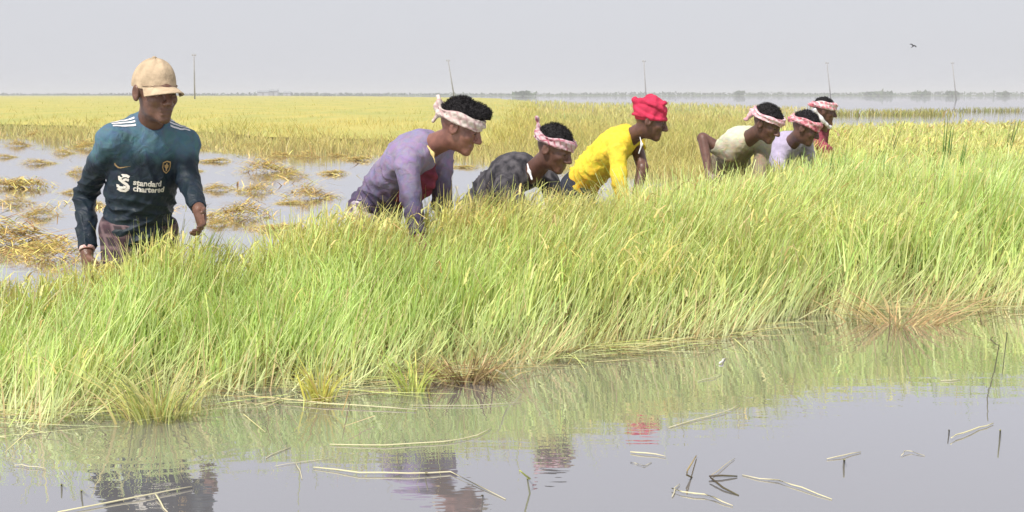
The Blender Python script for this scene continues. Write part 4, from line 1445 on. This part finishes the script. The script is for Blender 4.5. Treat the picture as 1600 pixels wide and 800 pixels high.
# ---- worker in cream shirt, elbow raised
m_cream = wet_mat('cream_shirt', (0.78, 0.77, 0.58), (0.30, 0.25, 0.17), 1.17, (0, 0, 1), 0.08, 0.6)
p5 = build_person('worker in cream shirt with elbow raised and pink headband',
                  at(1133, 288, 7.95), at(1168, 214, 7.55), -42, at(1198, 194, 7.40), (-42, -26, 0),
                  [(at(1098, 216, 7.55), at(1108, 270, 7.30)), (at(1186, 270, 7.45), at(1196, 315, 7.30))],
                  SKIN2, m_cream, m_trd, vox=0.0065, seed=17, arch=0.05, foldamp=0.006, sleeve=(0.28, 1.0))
hair(p5, HAIR, lo_z=0.062, puff=0.010, seed=19, curly=2200)
m_band5 = check_mat('pink_towel', (0.60, 0.34, 0.38), (0.62, 0.50, 0.52), (0.55, 0.22, 0.28), 70)
headband(p5, m_band5, 0.052, 0.05, 0.046, 0.012, 0.012, 7, knot=[((0, -0.10, 0.04), (0.02, -0.130, 0.03), 0.024, 0.020), ((.02, -.12, .03), (.04, -.135, -.03), .020, .012)])

# ---- second lavender worker
m_lav2 = simple_mat('pale_lavender_shirt', (0.42, 0.37, 0.51), 0.75, 0.3, 14, 0.8, 26)
p6 = build_person('worker in pale lavender shirt with dark pink headband, between cream and maroon shirts',
                  at(1214, 292, 8.75), at(1236, 220, 8.32), -38, at(1258, 201, 8.16), (-25, -22, 0),
                  [(at(1220, 272, 8.04), at(1226, 320, 7.95)), (at(1266, 276, 8.45), at(1274, 318, 8.32))],
                  SKIN2, m_lav2, m_trd, vox=0.0068, seed=23, arch=0.05, foldamp=0.005, width=0.92)
hair(p6, HAIR, lo_z=0.062, puff=0.008, seed=25, curly=1800)
m_band6 = check_mat('rose_towel', (0.56, 0.20, 0.24), (0.62, 0.42, 0.44), (0.40, 0.07, 0.11), 70)
headband(p6, m_band6, 0.046, 0.05, 0.058, 0.013, 0.010, 9, knot=[((0, -0.10, 0.03), (0.01, -0.13, 0.02), 0.020, 0.016)])

# ---- farthest worker in maroon
m_mar = simple_mat('maroon_shirt', (0.27, 0.050, 0.075), 0.8, 0.4, 12, 0.8, 26)
p7 = build_person('farthest worker in maroon shirt with red and white head wrap',
                  at(1272, 258, 10.65), at(1282, 200, 10.4), -20, at(1288, 174, 10.3), (-12, -10, 0),
                  [(at(1292, 235, 10.15), at(1295, 268, 10.05)), (at(1272, 240, 10.5), at(1280, 268, 10.4))],
                  SKIN2, m_mar, m_trd, vox=0.0085, seed=29, arch=0.03, foldamp=0.005)
hair(p7, HAIR, lo_z=0.075, puff=0.006, seed=31, curly=900)
m_band7 = check_mat('red_white_towel', (0.60, 0.26, 0.30), (0.66, 0.58, 0.60), (0.46, 0.06, 0.10), 60)
headband(p7, m_band7, 0.055, 0.05, 0.062, 0.013, 0.010, 11, knot=[((0, -0.10, 0.05), (0.01, -0.14, 0.04), 0.026, 0.020)])
M_STRAP = simple_mat('white_cotton', (0.70, 0.69, 0.70), 0.85, 0.15, 30)
hanging_cloth(p7, 'chin_wrap', [hl(p7, [(x, y, z)])[0] for (x, y, z) in ((.080, -.09, .00), (.075, -.02, -.07), (.045, .05, -.118), (0, .075, -.130), (-.045, .05, -.118), (-.075, -.02, -.07))],
              [0.014] * 6, M_STRAP, 6, 0.006)

# ------------------------------------------------------------------ cut rice bundles floating on the water
def bundle_mesh(seed, n=480):
    r = np.random.default_rng(seed)
    parts = []
    main = r.uniform(-0.5, 0.5)
    x = np.clip(r.normal(0, 0.15, n), -.3, .3); y = np.clip(r.normal(0, 0.11, n), -.24, .24)
    rad = np.hypot(x / 0.35, y / 0.28)
    z = np.clip(0.15 * (1 - rad) * (1 + 0.5 * np.sin(9 * x + seed) + 0.4 * np.sin(14 * y + 2 * seed)), 0, 1) * r.uniform(0.2, 1, n) - 0.005
    az = main + r.normal(0, 0.55, n) + np.where(r.uniform(0, 1, n) < 0.5, np.pi, 0)
    L = r.uniform(0.12, 0.34, n)
    pick = r.uniform(0, 1, n)[:, None]
    c = np.where(pick < 0.45, A(0.72, 0.54, 0.18), np.where(pick < 0.70, A(0.60, 0.55, 0.15), A(0.36, 0.21, 0.08)))
    c = jitter(c.astype(np.float32), n, 0.2)
    v, q, cc = strips(np.c_[x, y, z], az, L * 0.25, r.uniform(0.8, 3.6, n), r.uniform(-0.5, 1.0, n), r.uniform(0.006, 0.013, n), c * 0.85, c, 3, taper=0.5, droop=r.uniform(0.2, 1.3, n))
    v[:, 2] = np.maximum(v[:, 2], -0.01)
    me_o = mesh_obj('rice_bundle', v, q, M_STRAW, colors=cc)
    me = me_o.data
    bpy.data.objects.remove(me_o)
    return me


BM = [bundle_mesh(200 + i) for i in range(6)]
bundles = [  # px, py (centre at the water), width in px, label
    (28, 292, 105, 'large yellow cut rice bundle floating at the left edge, mid distance'),
    (62, 256, 46, 'small yellow rice tuft left of the walking man, behind the large left bundle'),
    (122, 272, 44, 'small yellow rice tuft just left of the walking man'),
    (112, 302, 34, 'green yellow rice tuft touching the left arm of the walking man'),
    (16, 378, 150, 'large golden straw heap at the left edge in front of the others'),
    (78, 402, 110, 'golden brown straw heap by the right hand of the walking man'),
    (335, 253, 50, 'brown rice tuft just right of the shoulder of the walking man'),
    (420, 268, 84, 'brown and yellow rice bundle on open water between cap man and curly worker'),
    (480, 246, 40, 'small brown rice tuft at the edge of the far field'),
    (338, 297, 46, 'low dark straw tuft by the left arm of the walking man'),
    (486, 309, 76, 'flat yellow straw patch behind the lavender worker'),
    (372, 338, 100, 'tall brown straw bundle right of the left hand of the walking man'),
    (436, 360, 70, 'tan straw tuft at the back of the green rice'),
    (10, 246, 30, 'brown tuft by the far field at the left edge'),
    (88, 214, 34, 'brown stubble tuft in the cut row at far left'),
    (135, 232, 42, 'brown stubble tuft in the cut row left of the blue shirt'),
    (30, 228, 34, 'dark stubble tuft in the cut row near the left edge'),
    (390, 232, 42, 'brown stubble tuft in front of the far field right of the cap'),
    (560, 250, 40, 'brown stubble tuft left of the lavender worker'),
    (528, 244, 30, 'little brown stubble tuft in front of the far field'),
    (305, 232, 34, 'brown stubble tuft beside the blue shoulder'),
    (340, 352, 46, 'yellow straw tuft under the left hand of the walking man'),
    (150, 415, 40, 'small green straw tuft below the right hand of the walking man'),
    (455, 276, 44, 'small straw tuft right of the brown and yellow bundle on open water'),
    (520, 272, 40, 'thin straw tuft left behind the lavender worker'),
    (300, 268, 36, 'small straw tuft touching the blue sleeve on its right side'),
    (22, 318, 56, 'thin straw tuft under the large left edge bundle'),
    (62, 338, 50, 'loose straw tuft above the golden brown heap at left'),
    (150, 322, 34, 'little straw tuft between blue sleeve and left heaps'),
    (398, 300, 46, 'thin straw tuft above the tall brown bundle'),
    (452, 318, 40, 'thin straw tuft left of the flat yellow patch'),
    (100, 240, 40, 'brown tuft on the cut water above the small left tufts'),
    (168, 220, 40, 'brown stubble tuft behind the blue shoulder at left'),
    (56, 212, 36, 'faint stubble tuft at the far field rim at far left'),
    (440, 244, 38, 'brown stubble tuft in the row before the far field'),
    (612, 256, 40, 'brown stubble tuft just above the back of the lavender worker'),
    (725, 262, 40, 'brown stubble tuft between lavender and black shirted workers'),
]
for i, (px, py, wpx, lab) in enumerate(bundles):
    g = gw(px, py)
    o = bpy.data.objects.new('rice_bundle', BM[i % 6]); col.objects.link(o)
    s = wpx / FPX * g.y / 0.64
    o.location = (g.x, g.y, 0.0)
    o.scale = (s * random.uniform(0.9, 1.25), s * random.uniform(0.7, 1.2), min(s, 1.7) * random.uniform(0.75, 1.35))
    o.rotation_euler = (0, 0, random.uniform(-0.6, 0.6) + (math.pi if i % 2 else 0))
    tag(o, lab, 'rice bundle', 'cut rice bundles floating on the water')


def build_stubble():
    n = 15000
    y = 1 / rng.uniform(1 / 34.0, 1 / 4.9, n); x = rng.uniform(-0.52, 0.14, n) * y
    k = (y > bedge(x) + 0.15) & (y < ffedge(x) + 1) & (VNoise(71, 0.42)(np.c_[x, y, 0 * x]) + 0.5 * VNoise(72, 1.3)(np.c_[x, y, 0 * x]) > rng.uniform(0.6, 1.3, n))
    x, y = x[k], y[k]; n = len(x)
    pick = rng.uniform(0, 1, n)[:, None]
    c = jitter(np.where(pick < 0.5, A(0.66, 0.52, 0.20), np.where(pick < 0.7, A(0.55, 0.55, 0.18), A(0.34, 0.21, 0.09))).astype(np.float32), n, 0.18)
    v, q, c = strips(np.c_[x, y, np.full(n, -0.004)], rng.uniform(0, 6.28, n), rng.uniform(0.015, 0.09, n), rng.uniform(0.3, 4.5, n), rng.uniform(-.5, 1, n),
                     rng.uniform(0.005, 0.010, n) * np.clip(y / 7, 1, 2.5), c, c, 2, taper=0.5, droop=rng.uniform(0, 0.9, n))
    tag(mesh_obj('cut_stubble', v, q, M_STRAW, colors=c), 'loose yellow straw and stubble scattered over the cut water', 'straw', kind='stuff')


build_stubble()


# ------------------------------------------------------------------ single clumps at the water edge
def clump(name, label, pos, n, h, spread, cA, cB, seed, lean=(0.1, 0.9), cat='plant'):
    r = np.random.default_rng(seed)
    x = r.normal(0, spread, n); y = r.normal(0, spread * 0.6, n)
    az = np.arctan2(y, x) + r.normal(0, 0.6, n)
    c = jitter(lerp(np.tile(cA, (n, 1)), cB, r.uniform(0, 1, n)), n, 0.18)
    v, q, cc = strips(np.c_[x, y, np.full(n, -0.02)], az, h * r.uniform(0.4, 1.1, n), r.uniform(*lean, n), r.uniform(0, 0.6, n), r.uniform(0.004, 0.009, n), c, jitter(c, n, .1), 4,
                      taper=0.8, droop=r.uniform(0, 0.5, n))
    o = mesh_obj(name, v, q, M_LEAF, colors=cc)
    o.location = pos
    return tag(o, label, cat)


clump('rice_plant', 'yellow green rice plant standing out in the water below the walking man', clump_pos, 200, 0.27, 0.06, A(0.62, 0.56, 0.24), A(0.50, 0.58, 0.20), 301, (0.05, 0.6))
clump('rice_plant', 'bright yellow green rice stems at the water edge left of centre', gw(500, 625), 60, 0.24, 0.02, A(0.62, 0.60, 0.14), A(0.55, 0.52, 0.16), 302, (0.0, 0.4))
clump('rice_plant', 'upright green rice stems at the water edge beside the dead brown plant', gw(645, 612), 60, 0.24, 0.025, A(0.46, 0.55, 0.14), A(0.55, 0.56, 0.18), 303, (0.0, 0.5))
clump('dead_plant', 'dead brown straw plant at the water edge near centre', gw(728, 594), 240, 0.15, 0.06, A(0.22, 0.14, 0.07), A(0.52, 0.42, 0.20), 304, (0.2, 1.1), 'dead plant')
clump('dead_plant', 'broken brown straw heap at the right water edge', gw(1402, 505), 160, 0.22, 0.10, A(0.50, 0.36, 0.18), A(0.62, 0.52, 0.26), 306, (0.5, 2.2), 'dead plant')


# ------------------------------------------------------------------ straws, stalks and stubs in the foreground water
def stalk_mesh(pts3, w, c0, c1):
    """A flattened hollow straw: tapered tube."""
    n = len(pts3)
    w = w * 0.60
    rad = [w * (0.55 + 0.45 * math.sin(math.pi * (0.15 + 0.8 * i / (n - 1)))) for i in range(n)]
    v, f = tube(pts3, rad, 6)
    t = np.repeat(np.linspace(0, 1, n), 6)[:, None]
    return v, f, (np.array(c0) * (1 - t) + np.array(c1) * t)


def stalk(name, label, pts, w=0.004, c0=(0.66, 0.62, 0.36), c1=(0.62, 0.55, 0.30), cat='straw'):
    """pts: (px, py, z) where py is read on the water level below the point."""
    P3 = []
    for (px, py, z) in pts:
        g = gw(px, py, z); P3.append(g)
    # smooth the polyline a little
    Q3 = []
    for i in range(len(P3) - 1):
        for t in (0, 0.5):
            Q3.append(P3[i].lerp(P3[i + 1], t))
    Q3.append(P3[-1])
    rs = random.Random(len(label) * 7 + int(pts[0][0]))
    for q in (Q3[1:-1] if 'straw' in name else []):
        q += Vector((rs.uniform(-.003, .003), rs.uniform(-.008, .008), 0))
    org = Vector((P3[0].x, P3[0].y, 0))
    v, f, c = stalk_mesh([q - org for q in Q3], w, c0, c1)
    o = mesh_obj(name, v, f, M_STRAW, colors=c)
    o.location = org
    return tag(o, label, cat, 'straws and stalks in the open water')


PALE, PALE2 = (0.62, 0.58, 0.36), (0.54, 0.50, 0.36)
stalk('floating_straw', 'long pale straw floating across the bottom left corner', [(90, 800, .005), (180, 782, .006), (235, 772, .008), (300, 760, .006)], 0.0042, PALE, PALE2)
stalk('floating_straw', 'short pale straw crossing the long one at bottom left', [(243, 772, .010), (252, 785, .004), (262, 800, .002)], 0.004, PALE, PALE2)
stalk('floating_straw', 'short pale straw floating alone near the left edge', [(22, 727, .004), (45, 728, .006), (72, 732, .004)], 0.0032, PALE2, PALE2)
stalk('floating_straw', 'faint straw floating below the rice at the left edge', [(20, 688, .003), (45, 680, .004), (70, 674, .003)], 0.0022, PALE2, PALE2)
stalk('floating_straw', 'long pale straw lying level below the centre left edge', [(515, 694, .004), (600, 695, .006), (690, 691, .006), (745, 680, .006), (768, 668, .004)], 0.0034, PALE, PALE)
stalk('floating_straw', 'longest pale straw lying level in the lower centre left', [(490, 730, .004), (560, 738, .008), (640, 739, .008), (705, 738, .006), (790, 780, .002)], 0.0042, PALE, PALE2)
stalk('floating_straw', 'thin straw slanting up towards the centre left edge', [(415, 716, .002), (435, 706, .003), (455, 698, .002)], 0.0026, PALE2, PALE2)
stalk('floating_straw', 'short straw pointing down below the slanting one', [(462, 722, .004), (468, 735, .004), (472, 748, .003)], 0.0026, PALE2, PALE2)
stalk('floating_straw', 'thin level straw reaching left from the short one', [(430, 728, .003), (470, 722, .003), (520, 716, .002)], 0.0018, PALE2, PALE2)
stalk('floating_straw', 'short pale straw floating right of the bent stalk', [(985, 706, .004), (1010, 708, .006), (1040, 713, .004)], 0.0042, PALE, PALE2)
stalk('floating_straw', 'faint short straw just below the pale one right of the bent stalk', [(985, 722, .002), (1005, 727, .003), (1018, 722, .002)], 0.0022, PALE2, PALE2)
stalk('floating_straw', 'long faint straw slanting up in the right middle water', [(1045, 668, .003), (1085, 655, .004), (1130, 645, .006), (1156, 631, .006)], 0.0034, PALE2, PALE)
stalk('floating_straw', 'pale straw curving at bottom right of centre', [(1050, 763, .006), (1085, 771, .008), (1115, 776, .006), (1145, 790, .003)], 0.0042, PALE, PALE2)
stalk('floating_straw', 'pale forked straw end left of the curving straw', [(1050, 776, .003), (1055, 762, .006), (1062, 756, .004)], 0.003, PALE2, PALE2)
stalk('floating_straw', 'long pale straw sweeping to the lower right', [(1160, 742, .002), (1215, 751, .005), (1255, 762, .006), (1300, 780, .002)], 0.0036, PALE2, PALE)
stalk('floating_straw', 'pale straw slanting at the right edge beside the upright stalk', [(1486, 684, .010), (1505, 676, .010), (1530, 668, .006), (1552, 661, .004)], 0.0044, PALE, PALE)
stalk('floating_straw', 'faint straw crossing the short stub at right', [(1292, 717, .003), (1318, 712, .006), (1345, 706, .003)], 0.0036, PALE2, PALE2)
stalk('floating_straw', 'small bent pale straw right of the short stub', [(1408, 712, .003), (1414, 704, .008), (1425, 706, .005), (1445, 712, .002)], 0.0026, PALE2, PALE2)
stalk('floating_straw', 'short pale straw near the rice reflection at right', [(1470, 595, .002), (1485, 594, .004), (1500, 593, .002)], 0.0032, PALE2, PALE2)
stalk('floating_straw', 'thin pale straw lying along the rice edge at right', [(1090, 596, .003), (1112, 590, .005), (1128, 584, .003)], 0.0026, PALE2, PALE2)
stalk('floating_straw', 'white husk standing in the rice reflection right of centre', [(1124, 568, .004), (1128, 564, .010), (1133, 560, .004)], 0.007, (0.75, 0.72, 0.66), (0.75, 0.72, 0.66))
stalk('floating_straw', 'long yellow straw lying level along the centre left edge', [(380, 618, .012), (470, 626, .012), (560, 634, .010), (650, 640, .006)], 0.0040, (0.62, 0.52, 0.26), PALE2)
stalk('floating_straw', 'thin straw line floating level below the dead plant', [(640, 633, .004), (740, 633, .005), (815, 628, .003)], 0.0022, PALE2, PALE2)
stalk('floating_straw', 'pale straw leaning down into the water right of the dead plant', [(775, 578, .12), (790, 585, .07), (815, 612, .004)], 0.0042, PALE, PALE)
DK, GRN = (0.10, 0.09, 0.045), (0.46, 0.50, 0.14)
stalk('bent_stalk', 'green stalk standing bent in the bottom centre water', [(824, 748, 0.0), (828, 748, .022), (820, 742, .055), (812, 735, .075)], 0.0048, (0.30, 0.32, 0.10), GRN, 'stalk')
stalk('upright_stalk', 'dark upright stalk at the right edge of the water', [(1563, 672, -.01), (1563, 672, .02), (1562, 672, .045)], 0.0046, DK, (0.36, 0.36, 0.14), 'stalk')
stalk('upright_stalk', 'short dark stub standing in the right water', [(1319, 718, -.01), (1319, 718, .012), (1320, 718, .028)], 0.0052, DK, (0.30, 0.28, 0.14), 'stalk')
stalk('upright_stalk', 'tiny dark stub left of the slanting straw at the right edge', [(1483, 672, -.01), (1483, 672, .010), (1482, 672, .022)], 0.0038, DK, DK, 'stalk')
stalk('upright_stalk', 'short dark stub on the longest straw at bottom centre left', [(666, 738, -.01), (665, 738, .012), (668, 738, .026)], 0.0036, DK, (0.3, 0.26, .14), 'stalk')
stalk('upright_stalk', 'short dark stub at the bottom centre left', [(755, 774, -.01), (754, 774, .010), (752, 774, .024)], 0.0034, DK, DK, 'stalk')
stalk('upright_stalk', 'small dark stub at bottom left, left one of the pair', [(96, 757, -.01), (96, 757, .008), (95, 757, .020)], 0.0045, DK, (0.3, .3, .12), 'stalk')
stalk('upright_stalk', 'small dark stub at bottom left, right one of the pair', [(127, 766, -.01), (127, 766, .012), (128, 766, .026)], 0.0045, DK, (0.3, .3, .12), 'stalk')
stalk('bent_stalk', 'brown stalk curved over by the dark leaf at bottom right of centre', [(1085, 748, -.01), (1073, 742, .02), (1074, 735, .035), (1088, 712, .006)], 0.0046, DK, (0.50, 0.38, 0.18), 'stalk')
stalk('dark_leaf', 'dark wet leaf floating level right of the curved brown stalk', [(1108, 744, .008), (1128, 743, .008), (1152, 744, .003)], 0.0052, (0.07, 0.05, 0.035), DK, 'leaf')
stalk('dark_leaf', 'dark wet leaf slanting down right of the curved brown stalk', [(1110, 746, .010), (1130, 762, .005), (1154, 774, .001)], 0.0048, (0.07, 0.05, 0.035), DK, 'leaf')
stalk('floating_straw', 'thin brown stem rising from the dark leaves', [(1112, 742, .006), (1130, 728, .006), (1148, 716, .003)], 0.0022, (0.42, 0.34, 0.2), PALE2)
stalk('upright_stalk', 'dark crooked stalk standing by the rice at the right edge', [(1562, 540, -.01), (1556, 538, .06), (1548, 530, .12), (1552, 525, .17)], 0.0042, (0.16, 0.14, 0.06), (0.30, 0.28, 0.12), 'stalk')
stalk('upright_stalk', 'dark green stalk in the rice fringe at the far right', [(1574, 520, -.01), (1572, 520, .05), (1570, 520, .10)], 0.0042, (0.16, 0.18, 0.06), (0.30, 0.34, 0.12), 'stalk')

# tall dark weed spikes above the right hand rice
weeds = [(1475, 268, 9.5, .24), (1560, 262, 10.5, .26), (1368, 262, 9.5, .20), (1458, 262, 9.8, .14), (1484, 296, 8.0, .22), (1280, 300, 7.5, .14), (1455, 310, 7.6, .14),
         (1340, 280, 8.4, .12), (1527, 268, 9.4, .16), (560 + 812, 330, 7.2, .18)]
wl = ['tallest dark green weed spike above the yellow rice at right', 'dark green weed spike near the right edge above the rice', 'slanting dark weed spike right of the maroon worker',
      'short weed spike left of the tallest one at right', 'slanting green weed spike below the tallest one', 'short dark weed spike below the maroon worker', 'green weed blade low in the right rice',
      'small weed blade right below the maroon worker', 'thin weed spike between the two tallest at right', 'green weed blade in the middle of the right rice']
for i, ((px, py, d, h), lab) in enumerate(zip(weeds, wl)):
    b0 = at(px, py, d)
    n = 5
    r = np.random.default_rng(400 + i)
    c = jitter(A(0.11, 0.20, 0.05), n, 0.2)
    v, q, cc = strips(np.c_[r.normal(0, .008, n), r.normal(0, .008, n), np.full(n, -b0.z)], r.normal(0.2 if i % 3 else 0.9, 0.25, n), (h * 1.6 + 0.10 + b0.z) * r.uniform(0.85, 1.0, n),
                      np.full(n, 0.10 + 0.05 * (i % 4)), r.uniform(0, 0.08, n), np.full(n, 0.024), c, c * 1.1, 4, taper=0.9)
    o = mesh_obj('weed_spike', v, q, M_LEAF, colors=cc)
    o.location = b0
    tag(o, lab, 'weed', 'weed spikes above the rice')

# ------------------------------------------------------------------ hazy air
m_h = bpy.data.materials.new('haze_air'); m_h.use_nodes = True
hn = m_h.node_tree; hn.nodes.clear()
ho = hn.nodes.new('ShaderNodeOutputMaterial'); hv = hn.nodes.new('ShaderNodeVolumePrincipled')
hv.inputs['Color'].default_value = (0.97, 0.98, 1.0, 1)
hv.inputs['Density'].default_value = 0.0007
hn.links.new(hv.outputs[0], ho.inputs['Volume'])
v, f = bxv(-3100, 3100, -80, 5300, BED - 1.0, 14.0)
hz = mesh_obj('haze', v, f, m_h, smooth=False)
tag(hz, 'pale summer haze over the flooded fields', 'haze', kind='stuff')
